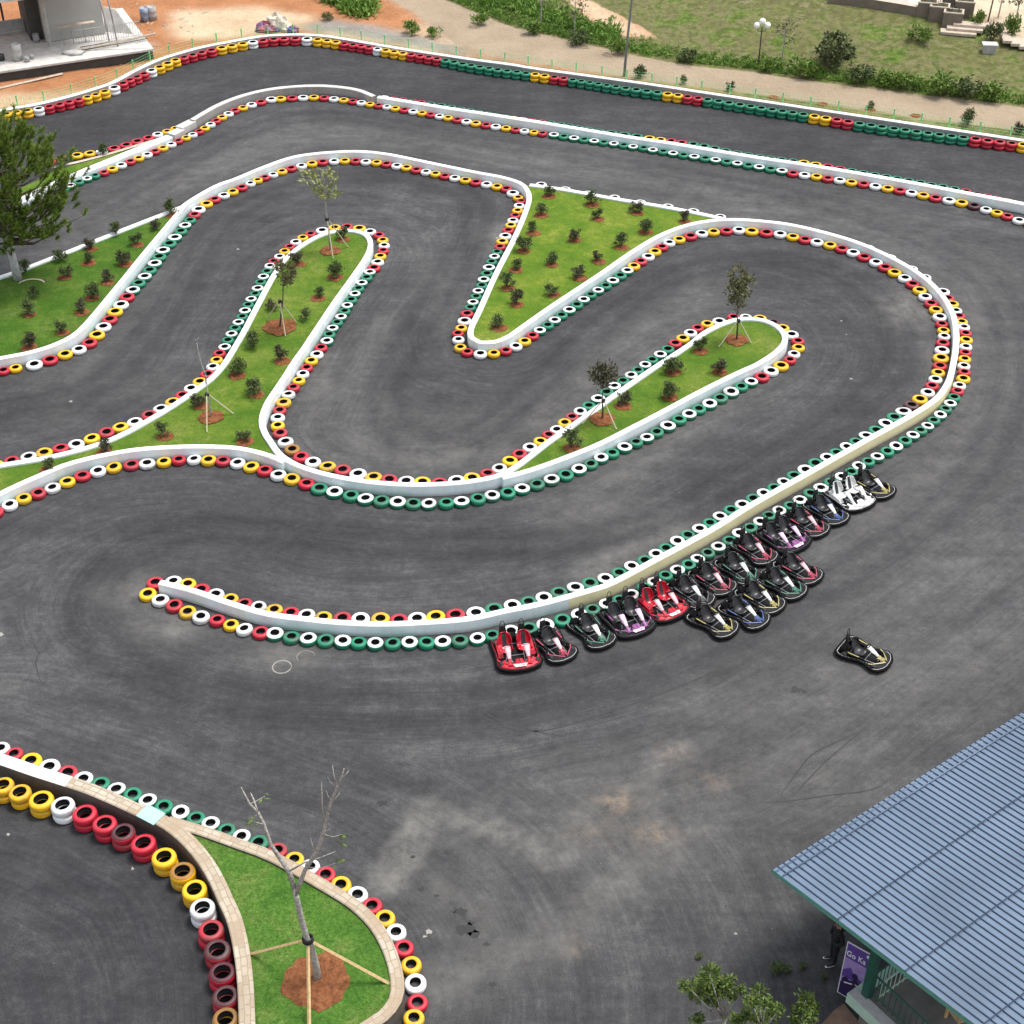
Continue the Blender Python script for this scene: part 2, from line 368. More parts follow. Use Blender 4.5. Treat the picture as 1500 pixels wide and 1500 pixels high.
def poly_dist(pts, line):
    d = np.full(len(pts), 1e9)
    for a, b in zip(line[:-1], line[1:]):
        a = np.array(a[:2]); b = np.array(b[:2]); ab = b-a; L = max(1e-9, ab@ab)
        t = np.clip(((pts-a)@ab)/L, 0, 1); q = pts-(a+t[:, None]*ab); d = np.minimum(d, np.hypot(q[:, 0], q[:, 1]))
    return d
# ------------------------------------------------------------------ survey lines (photo points along wall tops)
P_CD = [(-80,540),(0,525),(48,516),(88,503),(117,487),(149,456),(187,412),(227,362),(267,311),(280,297),(320,274),(350,263),(390,246),(430,232),(470,226),(523,223),(563,226),(593,231),(643,241),(697,252),(735,259),(761,267),(771,276),(775,289),(770,308),(753,349),(727,399),(703,453),(693,475),(690,488),(694,497),(705,503),(727,503),(745,497),(760,488),(807,456),(847,430),(887,404),(940,368),(980,345),(1020,331),(1060,325),(1100,325),(1153,330),(1207,342),(1260,358),(1313,381),(1353,405),(1380,431),(1396,458),(1401,485),(1400,511),(1396,535),(1391,555),(1380,574),(1364,589),(1327,612),(1260,649),(1180,694),(1100,739),(1040,776),(970,814),(900,851),(870,862),(790,884),(740,894),(700,903),(660,908),(570,913),(500,911),(443,905),(390,897),(337,881),(283,862),(233,849)]
P_CT = [(-80,433),(0,405),(21,398),(107,365),(187,333),(267,302)]
P_ET = [(776,270),(793,272),(833,278),(900,290),(967,301),(1020,311),(1058,319)]
P_H = [(-80,695),(0,681),(80,667),(160,644),(227,609),(280,575),(320,543),(350,497),(377,447),(403,399),(427,370),(462,347),(491,338),(515,337),(537,343),(546,357),(542,378),(521,415),(483,466),(452,509),(436,530),(424,548),(411,566),(393,592),(385,615),(388,632),(395,645),(411,668),(443,686),(497,700),(563,708),(630,709),(697,703),(745,689),(807,644),(860,607),(913,569),(967,532),(1010,504),(1033,486),(1060,473),(1081,467),(1100,466),(1121,469),(1140,478),(1151,490),(1152,503),(1140,519),(1116,537),(1100,545),(1020,583),(940,625),(887,652),(833,673),(780,691),(738,702)]
P_K = [(-80,765),(0,724),(53,699),(107,677),(187,660),(267,655),(333,657),(371,664),(400,674),(412,680)]
P_B1 = [(-60,333),(0,309),(60,279),(99,262),(150,240),(200,219),(248,199)]
P_B2 = [(281,175),(320,153),(360,138),(403,129),(457,125),(497,127),(525,132),(547,141)]
P_B3 = [(551,144),(617,153),(690,163),(750,172),(807,181),(913,199),(993,211),(1100,229),(1207,245),(1313,264),(1420,283),(1500,298),(1580,316)]
P_A = [(-60,172),(0,161),(53,152),(99,141),(133,131),(165,120),(197,103),(227,89),(253,80),(293,69),(333,61),(373,54),(400,51),(443,50),(483,53),(537,62),(590,71),(643,79),(697,87),(750,94),(780,99),(860,110),(940,121),(1020,133),(1100,145),(1180,157),(1260,169),(1340,181),(1420,193),(1500,205),(1600,220)]
P_L1 = [(-60,1093),(0,1111),(53,1129),(101,1144),(133,1155),(173,1172),(203,1186),(235,1200),(258,1215),(280,1235),(301,1261),(318,1290),(331,1320),(341,1343),(349,1375),(356,1425),(360,1500),(361,1560)]
P_L2 = [(246,1201),(293,1215),(347,1234),(400,1254),(470,1293),(518,1323),(551,1356),(572,1395),(582,1434),(579,1464),(560,1488),(535,1504),(505,1525)]
# ------------------------------------------------------------------ where every tyre lies
TW, TR = .215, .3
ROWS = [
 # name phrase, counted-from phrase, sequence, knots, top z, stack height, hole ratio
 ("along the left lawn's slanting wall", 'from the frame edge', 'RYWRYWRYWRYWR'+'wg'*6+'R', '0:4,541 1:23,537 2:49,532 3:72,524 4:95,517 5:115,510 6:131,500 8:151,477 10:168,455 13:194,423 16:219,394 19:239,365 22:264,337 25:285,313', 1),
 ('inside the curve above the leafy sapling', 'from the left lawn', 'WYR'*11, '0:291,305 1:302,297 2:314,290 4:341,279 6:366,267 9:400,254 12:441,241 15:489,234 18:536,235 21:581,241 24:624,250 27:666,259 30:713,268 32:742,275', 1),
 ("down the triangular lawn's left side", 'from its far corner', 'WYR'*4+'gwgwgwgwgwg'+'RWYRWYR', '0:751,281 1:759,288 2:763,293 3:761,300 5:755,314 8:744,336 11:732,360 14:720,382 17:709,408 20:697,433 22:689,449 23:684,458 24:681,468 25:675,479 26:671,487 27:671,496 28:674,507 29:685,514', 1),
 ("up the triangular lawn's right side", 'from its near tip', 'WYRWYR'+'wgwgwgwgwgwgw'+'YRW'*4, '0:704,516 1:724,515 2:740,511 3:756,505 5:780,490 9:823,460 12:855,437 15:887,417 18:919,395 20:939,381 23:970,360 24:981,354 25:995,349 27:1028,340 30:1082,335', 1),
 ('inside the big right-hand bend', 'from the triangular lawn', 'YRWYRWYRWRWRYWRYWRYWRYWRWYRYWRWYD', '0:1101,337 2:1143,341 4:1179,349 6:1216,357 8:1251,368 10:1285,381 12:1312,397 14:1338,414 16:1356,433 18:1372,452 20:1380,473 22:1383,491 24:1380.5,511 26:1377,534 28:1371,554 30:1359,573 31:1348,583 32:1336,592', 1),
 ('behind the cream kart wall', 'from the right-hand bend', 'wg'*18, '0:1325,601 2:1297,619 4:1268.5,637 6:1240,653 8:1211.5,669 10:1179,686 12:1149,704.5 14:1120,721 16:1089,738 18:1055,755 20:1024,773 22:992,791.5 24:960,809.6 26:926,828.6 28:888,845 30:842,858.6 32:797,874 34:750,886 35:723,890', 1),
 ("behind the kart wall's left end", 'from the green tyres', 'WRY'*6+'WR', '0:696,896 2:639,902 4:583,906 6:529,904 8:474,902 10:425,895 12:379,886.5 14:337,876 16:294,862 18:253,849 19:227,851', 1),
 ("before the kart wall's left end", 'from its tip', 'YWRYWRYWR', '0:217,867 1:234,877 2:254,885 3:273.5,893.5 4:294,901 5:317,907 6:337,913 7:358,918.5 8:381,923', 1),
 ('before the kart wall', 'from the left end', 'wg'*29, '0:403,926 1:427,931 3:477,935 5:526,939 8:600,939 10:649,938 12:699,933 13:722,929 15:774,918.5 17:824,906 19:869,891 20:888,883 22:926,869 24:959,850 26:992,833 28:1023,817 30:1053,799 32:1083,780 34:1114,762 36:1142.5,746 38:1173,731 40:1203,713 42:1234,697 44:1259,681 46:1286,667 48:1313,652 50:1337,636 52:1359,622 54:1378,606 56:1392.5,589 57:1398,580', 1),
 ('outside the big right-hand bend', 'from the green tyres', 'RWYRWYRWYRWYRWYRW', '0:1403,571 1:1406,563 2:1411,553 3:1412.5,543 4:1413,534 5:1414,524 6:1415,515 7:1415,506 8:1415,496 9:1415,486.5 10:1412,477.5 11:1409,469.5 12:1406,461.5 13:1401,453 14:1395,444 15:1389,435 16:1380,425.5', 1),
 ("before the middle lawn's near wall", 'from the frame edge', 'R'+'WYR'*7, '0:-8,748 1:11,737 2:34,728 3:56,721 5:98,703 7:144,687.5 9:191,679 11:240,674 13:283,671 15:327,673 17:369,681 19:407,694 21:449,705', 1),
 ("along the right-hand lawn's near wall", 'from the left end', 'gw'*17, '0:468,712 2:513,724 4:559,731 7:629,735.5 10:699,728.5 12:744,719 14:787,707 16:829,693 18:865,677 20:897,661 22:931,646 24:963,631 26:994,613 28:1024.5,597 30:1055,581 32:1086,564 33:1100,557', 1),
 ("round the right-hand lawn's far tip", 'from its near side', 'RWYRWYRWYDYWRWYRWYR', '0:1116,550 1:1130,542 2:1144.5,534 3:1157,525 4:1164,517 5:1170,507.5 6:1168.5,498 7:1160,488 8:1147,479 9:1132.5,471 10:1113,465 11:1093,463 12:1075,463 13:1054,469 14:1036,473 15:1022,478.5 16:1011,486 18:989,501.5', 1),
 ("behind the right-hand lawn's far wall", 'from its far tip', 'gw'*6+'RYW'*3+'R', '0:978,509.5 2:956,525.5 4:935,540.5 6:912.5,556.5 8:888,573 10:863,592 12:838,609 14:815,627 16:791,645 18:762,663.5 20:732.5,684 21:715,692.5', 1),
 ('in the near curve between both tree lawns', 'from the right', 'YWRYWRYWRYWROWR'+'YWR'*4, '0:692,698 2:644,705 4:594,703 6:546.5,697 8:501,687 10:459,675 11:441,667.5 12:427,656.5 13:419,645 14:411,632 15:406.5,621 16:407,610 17:409,599 18:416,587.5 19:423,576 21:437,555.5 23:449.5,536.5 26:470.5,507.5', 1),
 ("up the middle lawn's right side", 'from the near end', 'wg'*6+'w', '0:478,498 2:487,479 4:499,462.5 6:509,446 8:520,429 10:530,413 12:542,397', 1),
 ("round the middle lawn's far tip", 'from its right side', 'RWYRWYRWYRYWRYWRYWRW', '0:547,390.5 1:553.5,382 2:557.5,373.5 3:561.5,365.5 4:563,358 5:560,350 6:555,343 7:541.5,338 8:526.5,333 9:508,331 10:489.5,332 11:472,336 12:455,341 13:443,346.5 14:433,353 15:424,360 16:417,366.5 17:409,374.5 18:401,381 19:395,388', 1),
 ("down the middle lawn's left side", 'from its far end', 'gw'*7, '0:391,396 2:381,412 4:373,429 6:363,445 8:354.5,462.5 10:344,479 12:333,497 13:328.5,506.5', 1),
 ("behind the middle lawn's left wall", 'from the green tyres', 'RYWRYWRYWRWYRYWRYWRY', '0:321,516 1:317,525.5 2:311,535.5 3:303,546.5 4:292.5,557 5:280,567 6:267,577 7:252,587 8:235,597 10:198,615.5 12:155.5,632 14:112,648.5 16:65,661 18:17,673 19:-6,679', 1),
 ('near the pine tree', 'from the pine', 'gwgwg'+'RYW'*7+'RW', '0:92,275 2:115,265 5:152,251 8:190,235 11:227,220 14:261,205 17:291,191 20:316,175.5 23:344,160.5 25:368,152 27:397,144', 1),
 ('before the dividing wall', 'from the left', 'YRW'*9+'YR', '0:411,143 3:460,141 6:503,145 9:542,151 12:579,157 15:618,164 18:656,171 21:697,179 24:741,186 27:782,192 28:795,194', 1),
 ('before the dividing wall', 'from the left', 'wg'*11+'w', '0:811,196 4:870,205 8:928,213 12:986,223 16:1048.5,233 20:1112.5,243 22:1146,248.5', 1),
 ('before the dividing wall', 'from the left', 'RWYRWYRWYRWYRWYDWYRWY', '0:1162,252 3:1213,259.5 6:1265,268 9:1318,277 12:1371,288 14:1409,295 16:1445,305 18:1476.5,315 20:1510,327', 1),
 ('by the thin lawn strip', 'from the pine', 'RYYYWRRRRWYYW', '0:73,235 1:89,231 2:112,226 4:149,220 6:184,211 8:216.5,200.5 10:244,191 12:267,183', 1),
 ('behind the dividing wall', 'from the left', 'WRRRR'+'g'*9+'YYRR'+'g'*9+'YYRR'+'g'*10+'YYRR'+'g'*10+'RDRRYY', '0:563,142 4:617,149 9:688,161 14:752,172 18:807,179 23:878,191 27:951,201 31:1015,210 36:1096,226 41:1178,237 45:1248,249 50:1331,263 55:1415,279 60:1491,297', 1),
 ('along the outer wall', 'from the left', 'YYYWRRRRYYYWRRRRWYYYRRRRYYYWRRRRWYYYRRRRWYYYRRRR'+('g'*10+'YYRR')*3+'g'*10+'RRRRYY', '0:8,165 2:40,161 4:72,155 7:115,145 10:153,133 12:179,121 15:211,107 17:233,97 19:257,87 22:295,76 26:355,63 30:416,55.5 33:465,57 36:504,63 40:553,70 43:590,77 47:640,85 51:690,95 55:743,103 58:784,108 62:839,116 67:902,126 72:978,136.5 76:1037,145 81:1115,157 86:1193,169 90:1259,180 95:1343,192 99:1411,200.5 103:1482,209 105:1514,213', 2),
 ('behind the near stone wall', 'from the frame edge', 'WRYWR'+'wg'*6+'RYW'*5, '0:0,1094 1:20,1103 3:73,1121 5:123,1138 8:194,1161.5 11:263,1188 14:332,1213.5 16:378,1234 17:407,1245 19:453.5,1267.5 21:500,1294 23:546.5,1324.5 24:564.5,1343 25:580,1363.5 26:592,1388 27:602,1411.5 28:609,1438 29:609.5,1466 30:605,1491 31:596,1516', 1),
 ('under the near stone wall', 'from the left', 'YYYWRRdRYoYWRdddoYY', '0:3,1149 1:28,1159 2:59.5,1170 3:91.5,1178 4:123,1190 5:153,1205 6:180,1218 7:209,1234 8:240,1254 9:266,1275 10:284,1301 11:296,1329 12:308,1360.5 13:318.5,1390.5 14:325,1423.5 15:330,1458 16:329,1491 17:326,1526 18:320,1562', 2),
 ("peeping over the triangular lawn's far wall", 'from the left', 'W'*8, '0:793,269 1:828,276 2:862,282 3:900,288 4:938,295 5:978,301 6:1016,308 7:1055,316', 1),
 ('peeping over the big bend wall', 'from the left', 'W'*6, '0:1190,337 1:1225,347 2:1271,362 3:1303,376 4:1332,393 5:1353,406', 1),
]
ORD = ['first','second','third','fourth','fifth','sixth','seventh','eighth','ninth','tenth','eleventh','twelfth','thirteenth','fourteenth','fifteenth','sixteenth','seventeenth','eighteenth','nineteenth','twentieth']
def ordn(i):
    if i < 20: return ORD[i]
    if i == 29: return 'thirtieth'
    return ('twenty-' if i < 29 else 'thirty-')+ORD[(i-20) % 10]
CW = {'R': 'red', 'Y': 'yellow', 'W': 'white', 'g': 'green', 'w': 'white-topped green', 'D': 'dark maroon', 'O': 'brownish yellow', 'd': 'worn-topped red', 'o': 'brown-topped yellow'}
ALL = []
for phrase, frm, seq, kn, hgt in ROWS:
    near = 'under the near' in phrase
    ztop = .54 if near else (.44 if hgt == 2 else TW)
    ks = []
    for s in kn.split():
        i, xy = s.split(':'); x, y = xy.split(','); ks.append((int(i), Vector((*g(float(x), float(y), ztop), 0))))
    pos = []
    for i in range(len(seq)):
        j = 0
        while j < len(ks)-2 and ks[j+1][0] <= i: j += 1
        (i1, p1), (i2, p2) = ks[j], ks[j+1]
        p0 = p1-(ks[j-1][1]-p1)*-1*0 if False else (p1-(p1-ks[j-1][1])/(i1-ks[j-1][0])*(i2-i1) if j > 0 else p1*2-p2)
        p3 = p2+(ks[j+2][1]-p2)/(ks[j+2][0]-i2)*(i2-i1) if j+2 < len(ks) else p2*2-p1
        t = (i-i1)/(i2-i1)
        pos.append(.5*((2*p1)+(-p0+p2)*t+(2*p0-5*p1+4*p2-p3)*t*t+(-p0+3*p1-3*p2+p3)*t**3))
    cnt = {}
    for i, c in enumerate(seq):
        d1 = (pos[i]-pos[i-1]).length if i else 9; d2 = (pos[i+1]-pos[i]).length if i+1 < len(seq) else 9
        R = max(.275, min(.36, min(d1, d2)*.5*1.02))
        if c == 'W' and 'peeping' in phrase: R = .3
        k = cnt.get(c, 0); cnt[c] = k+1
        for lv in range(hgt):
            lab = f"{ordn(k)} {CW[c]} tyre {phrase}, counted {frm}"
            cc = c
            if hgt == 2:
                lab = f"{'upper' if lv else 'lower'} tyre of {ordn(k)} {CW[c]} stack {phrase}, {frm}"
                if lv == 0: cc = {'d': 'R', 'o': 'Y'}.get(c, c)
            wsc = .27 if near else (.22 if hgt == 2 else TW)
            ALL.append((pos[i].length + (0 if hgt == 1 else 0), pos[i], lv*wsc, R, cc, lab, phrase, .6 if (near or hgt == 2) else .52, hgt, wsc))
ALL.sort(key=lambda a: a[0])
HW = .5
def wline(px, z): return catmull([g(x, y, z) for x, y in px], .35)
def wall(name, line, h, t, mats, label, cat='wall', split=None, z0=0):
    mb = MB(); n = len(line); pr = [(-t/2, z0), (-t/2, h-.03), (-t/2+.03, h), (t/2-.03, h), (t/2, h-.03), (t/2, z0)]
    for i, p in enumerate(line):
        a = line[max(0, i-1)]; b = line[min(n-1, i+1)]; d = (b-a).normalized(); nn = Vector((-d.y, d.x, 0))
        q = math.sin(i*.37)*.004
        for off, z in pr: mb.v.append((p.x+nn.x*(off+q), p.y+nn.y*(off+q), z))
    for i in range(n-1):
        sm = 1 if (split is None or i < split) else 2
        for j in range(5):
            mb.f.append((i*6+j, (i+1)*6+j, (i+1)*6+j+1, i*6+j+1)); mb.m.append(0 if j in (1, 2, 3) else sm)
    mb.f.append(tuple(range(6))); mb.m.append(1); mb.f.append(tuple((n-1)*6+j for j in range(5, -1, -1))); mb.m.append(1)
    o = tag(mb.build(name, mats), label, cat); arc = [0.0]
    for a, b in zip(line[:-1], line[1:]): arc.append(arc[-1]+(b-a).length)
    uv = o.data.uv_layers.new(name='UVMap'); ww = [0, 0, .0, t, t, t]
    for lp in o.data.loops: i, j = divmod(lp.vertex_index, 6); uv.data[lp.index].uv = (arc[i], ww[j])
    return o
L_CD, L_CT, L_ET = wline(P_CD, HW), wline(P_CT, HW), wline(P_ET, HW)
L_H, L_K = wline(P_H, HW), wline(P_K, HW)
L_B1, L_B2, L_B3 = wline(P_B1, .35), wline(P_B2, .5), wline(P_B3, HW)
L_A = wline(P_A, .5); L_L1 = wline(P_L1, .7); L_L2 = wline(P_L2, .7)
TC_ = np.array([(a[1].x, a[1].y) for a in ALL]); TRad = np.array([a[3] for a in ALL])
def relax(L, half, closed_tol=1.1):
    "keep the wall clear of the tyres lying along it"
    A = np.array([(p.x, p.y) for p in L]); A0 = A.copy()
    near = np.hypot(*(TC_[:, None, :]-A0[None, :, :]).transpose(2, 0, 1)).min(1) < closed_tol+.2
    c = TC_[near]; r = TRad[near]
    for it in range(40):
        d = A[:, None, :]-c[None, :, :]; dist = np.hypot(d[..., 0], d[..., 1]); need = np.maximum(0, r[None, :]+half+.015-dist)
        if need.max() < 1e-3: break
        push = (d/np.maximum(dist, 1e-6)[..., None]*need[..., None]).sum(1)*.35
        k = np.ones(7)/7; sm = np.stack([np.convolve(np.pad(push[:, j], 3, mode='edge'), k, 'valid') for j in (0, 1)], 1)
        A = A+sm
        off = A-A0; m = np.hypot(off[:, 0], off[:, 1]); lim = np.minimum(1, .32/np.maximum(m, 1e-6)); A = A0+off*lim[:, None]
    w = min(27, len(A)//2*2-1); k = np.hanning(w+2)[1:-1]; k /= k.sum(); off = A-A0
    off = np.stack([np.convolve(np.pad(off[:, j], w//2, mode='edge'), k, 'valid') for j in (0, 1)], 1)*1.25
    return [Vector((x, y, 0)) for x, y in A0+off]
for L_, hf in ((L_CD, .15), (L_H, .15), (L_K, .15), (L_B1, .27), (L_B2, .17), (L_B3, .17), (L_L1, .21), (L_L2, .18)):
    L_[:] = relax(L_, hf)
aA = np.array([(p.x, p.y) for p in L_A])
for a in ALL:
    if 'along the outer wall' in a[6]:
        p = a[1]; i = int(np.hypot(aA[:, 0]-p.x, aA[:, 1]-p.y).argmin()); i0, i1 = max(0, i-1), min(len(aA)-1, i+1)
        t = (aA[i1]-aA[i0]); t /= np.hypot(*t); nrm = np.array([-t[1], t[0]]); sd_ = (np.array([p.x, p.y])-aA[i])@nrm; lack = sd_+a[3]+.17
        if lack > 0: p.x -= float(nrm[0]*lack); p.y -= float(nrm[1]*lack)
# and the tyres clear of the wall where the wall could not give way
_segs = np.concatenate([np.c_[np.array([(p.x, p.y) for p in L_]), np.full(len(L_), hf)] for L_, hf in ((L_CD, .15), (L_H, .15), (L_K, .15), (L_B1, .27), (L_B2, .17), (L_B3, .17), (L_A, .15), (L_L1, .21), (L_L2, .18))])
for a in ALL:
    p = a[1]
    for it in range(6):
        d = np.array([p.x, p.y])-_segs[:, :2]; dist = np.hypot(d[:, 0], d[:, 1])-_segs[:, 2]; i = int(dist.argmin()); lack = a[3]+.005-dist[i]
        if lack <= 0: break
        v = d[i]/max(1e-6, np.hypot(*d[i])); p.x += float(v[0]*min(lack, .14)); p.y += float(v[1]*min(lack, .14))
q = g(800, 882, HW); i_w = min(range(len(L_CD)), key=lambda i: (L_CD[i]-Vector((*g(838, 872, HW), 0))).length)
i_c0 = min(range(len(L_CD)), key=lambda i: (L_CD[i]-Vector((*g(1400, 500, HW), 0))).length)
# the long wall: white, cream along the kart side, then white again
def wall_cd():
    o = wall('barrier_wall', L_CD, HW, .26, [M['white'], M['face_white'], M['face_cream']], 'long white kerb wall winding past the left lawn and triangular lawn to the parked karts')
    me = o.data
    for p in me.polygons:
        if p.material_index == 1:
            i = min(p.vertices)//6
            if i_c0 < i < i_w: p.material_index = 2
wall_cd()
wall('barrier_wall', L_CT, HW-.006, .28, [M['white'], M['face_white']], 'straight white kerb wall along the far edge of the left lawn')
wall('barrier_wall', L_ET, HW-.004, .28, [M['white'], M['face_white']], 'straight white kerb wall along the far edge of the triangular lawn')
wall('barrier_wall', L_H, HW+.004, .26, [M['white'], M['face_white']], 'white kerb wall looping around the two long tree lawns in the middle')
wall('barrier_wall', L_K, HW-.003, .26, [M['white'], M['face_white']], 'white kerb wall bounding the middle lawn on its near left side')
wall('barrier_wall', L_B1, .35, .55, [M['white'], M['face_white']], 'wide white kerb wall beside the pine tree and thin lawn strip')
wall('barrier_wall', L_B2, .5, .34, [M['lightconcrete'], M['face_concrete']], 'unpainted grey kerb wall curving behind yellow and red tyres')
wall('barrier_wall', L_B3, HW, .34, [M['white'], M['face_white']], 'long straight white wall dividing the two farthest track lanes')
wall('boundary_wall', L_A, .5, .3, [M['white'], M['face_concrete']], 'outer track wall with white top behind the tyre stacks')
i_l1 = min(range(len(L_L1)), key=lambda i: (L_L1[i]-Vector((*g(101, 1144, .7), 0))).length)
wl = wall('stone_wall', L_L1, .7, .42, [M['stone'], M['face_dark'], M['white']], 'stone topped wall curving beside the stacked tyres, white at its far end')
for p in wl.data.polygons:
    if p.material_index == 0 and min(p.vertices)//6 < i_l1: p.material_index = 2
wall('stone_wall', L_L2, .696, .36, [M['stone'], M['face_dark']], 'low stone topped wall rounding the lawn with the bare staked tree')
# ------------------------------------------------------------------ asphalt
def axis(lo, hi, step): return np.arange(lo, hi+step*.5, step)
def grid(xs, ys):
    X, Y = np.meshgrid(xs, ys); P = np.stack([X.ravel(), Y.ravel()], 1); nx, ny = len(xs), len(ys)
    i = np.arange(nx-1)[None, :]+nx*np.arange(ny-1)[:, None]; i = i.ravel()
    return P, np.stack([i, i+1, i+1+nx, i+nx], 1)
A_xy = [(p.x, p.y) for p in L_A]
A_ext = [(-70, A_xy[0][1]-8)]+A_xy+[(70, A_xy[-1][1]-10)]
def yA(x): return np.interp(x, [p[0] for p in A_ext], [p[1] for p in A_ext])
P, F = grid(axis(-60, 60, .32), axis(8, 108, .32))
ya = yA(P[:, 0]); over = P[:, 1] > ya
keep = ~over[F].all(1); F = F[keep]; P[over, 1] = ya[over]
used = np.unique(F); remap = -np.ones(len(P), int); remap[used] = np.arange(len(used)); P = P[used]; F = remap[F]
me = np_mesh('track', np.c_[P, np.zeros(len(P))], F, [M['asphalt']])
wd = np.full(len(P), 1e9)
for L in (L_CD, L_H, L_K, L_B3, L_B2, L_A, L_L1, L_L2, L_CT, L_ET, L_B1):
    wd = np.minimum(wd, poly_dist(P, [(p.x, p.y) for p in L[::3]]+[(L[-1].x, L[-1].y)]))
me.attributes.new('wall_dist', 'FLOAT', 'POINT').data.foreach_set('value', wd.astype(np.float32))
def blobs(lst):
    a = np.zeros(len(P))
    for x, y, rx, ry, s in lst:
        c = np.array(g(x, y)); sx = rx*abs(g(x+1, y)[0]-c[0]); sy = ry*abs(g(x, y-1)[1]-c[1])
        a = np.maximum(a, s*np.exp(-((P[:, 0]-c[0])/sx)**2-((P[:, 1]-c[1])/sy)**2))
    return a
def strokes(lst):
    a = np.zeros(len(P))
    for pts, w, s in lst:
        d = poly_dist(P, [g(*p) for p in pts]); a = np.maximum(a, s*np.exp(-(d/w)**(6 if s > .54 and w < .65 else 2)))
    return a
dust = blobs([(1325,455,38,30,.75),(1360,520,20,40,.35),(200,868,60,26,.5),(250,920,60,22,.45),(640,665,110,22,.5),(540,640,60,40,.3),(730,345,28,22,.6),(470,560,30,60,.35),(420,960,60,22,.4),(960,1180,180,90,.24),(1180,1130,140,80,.22),(720,1230,120,60,.16),(900,760,90,40,.3),(1080,560,60,40,.15),(1250,330,120,25,.25),(150,560,120,30,.18),(800,610,60,30,.35),(860,560,60,40,.3),(1430,470,14,30,.4),(640,430,40,60,.25),(60,1240,80,80,.10)])
dust = np.maximum(dust, strokes([([(100,330),(300,245),(450,190),(700,215),(1000,265),(1250,310),(1420,400),(1470,520),(1400,680),(1250,820)],2.2,.26),([(900,300),(1200,310),(1400,380)],1.6,.22),([(80,600),(240,430),(330,310),(480,265)],1.3,.16),([(1050,420),(850,540),(760,610),(600,640)],1.4,.2),([(560,480),(520,560),(600,640)],1.2,.24),([(1000,940),(1250,900),(1450,800)],2.5,.16),([(1050,1050),(1250,1000),(1480,960)],2.2,.2),([(565,1290),(600,1240),(628,1190)],.60,.56),([(628,1190),(700,1205),(760,1232),(815,1258)],.40,.56),([(815,1258),(880,1180),(1000,1100)],.7,.35),([(640,1440),(800,1380),(900,1300),(1010,1220)],.8,.35),([(1060,590),(900,700),(820,770)],1.0,.25),([(1000,770),(900,815),(860,835)],.7,.5),([(650,1300),(700,1330),(690,1440)],.9,.25),([(480,560),(620,640),(740,640)],.5,.25)]))
me.attributes.new('dust', 'FLOAT', 'POINT').data.foreach_set('value', dust.astype(np.float32))
och = np.maximum(blobs([(905,1175,24,14,.8),(960,1222,28,16,.7),(985,1100,18,10,.7),(880,1220,50,24,.2),(1050,1140,36,16,.25),(845,1390,16,12,.4)]), 0)
me.attributes.new('ochre', 'FLOAT', 'POINT').data.foreach_set('value', och.astype(np.float32))
fresh = np.zeros(len(P)); pit = [(p.x, p.y) for p in L_L1]+[(-40, 10), (-60, 10), (-60, 50)]
fresh[inside(P, pit)] = 1
rl = [(0,600),(150,560),(260,430),(330,320),(470,265),(620,262),(700,305),(660,400),(600,500),(560,580),(600,645),(690,640),(780,570),(900,460),(1000,400),(1150,380),(1280,430),(1320,520),(1250,600),(1100,690),(900,780),(600,800),(300,775),(150,840),(160,960),(400,1030),(800,1015),(1200,860),(1450,660),(1460,430),(1250,310),(1000,255),(700,205),(480,170),(330,205),(100,330),(-60,390)]
rlw = catmull([g(*p) for p in rl], 1.0); dl = poly_dist(P, [(p.x, p.y) for p in rlw])
fresh = np.maximum(fresh, .62*np.exp(-((dl-.55)/.42)**2)+.25*np.exp(-(dl/1.5)**2)); fresh[inside(P, pit)] = 1
lane1 = [(p.x, p.y) for p in L_A]+[(p.x, p.y) for p in reversed(L_B3)]+[(p.x, p.y) for p in reversed(L_B2)]+[(p.x, p.y) for p in reversed(L_B1)]
fresh[inside(P, lane1)] = .62
me.attributes.new('fresh', 'FLOAT', 'POINT').data.foreach_set('value', fresh.astype(np.float32))
tag(link('track', me), kind='structure')
# stains and tyre marks lying on the asphalt
M['oil'] = pm('oil_stain', (.012, .012, .012), .4, 5, .55)
M['chalk'] = pm('dust_ring', (.30, .29, .26), .3, 8, .9)
M['mark'] = pm('rubber_skid', (.034, .034, .035), .2, 5, .85)
mb = MB(); rr = random.Random(3)
for x, y, r in ((685,1362,.26),(694,1368,.13),(672,1335,.17),(690,1352,.09),(710,1018,.13),(726,1017,.1),(560,1176,.13),(628,1148,.12),(616,1303,.1),(605,1255,.07),(655,1250,.06),(713,1383,.08),(722,1442,.1),(1069,1306,.07),(1166,1011,.17),(1178,1013,.1),(640,1312,.06),(535,1220,.07),(520,1215,.06),(545,1142,.1)):
    c = g(x, y); n = 14
    mb.add([(c[0]+r*rr.uniform(.45, 1.25)*math.cos(2*PI*i/n)*1.25, c[1]+r*rr.uniform(.4, 1.2)*math.sin(2*PI*i/n), .004) for i in range(n)], [tuple(range(n))])
tag(mb.build('oil_stain', M['oil']), kind='structure')
def ribbon(mb, line, w, z, mi=0):
    for i, p in enumerate(line):
        a = line[max(0, i-1)]; b = line[min(len(line)-1, i+1)]; d = (b-a).normalized(); e = w*min(1, .3+min(i, len(line)-1-i)*.25)
        mb.v += [(p.x-d.y*e/2, p.y+d.x*e/2, z), (p.x+d.y*e/2, p.y-d.x*e/2, z)]
    o = len(mb.v)-2*len(line)
    for i in range(len(line)-1): mb.f.append((o+2*i, o+2*i+1, o+2*i+3, o+2*i+2)); mb.m.append(mi)
mb = MB()
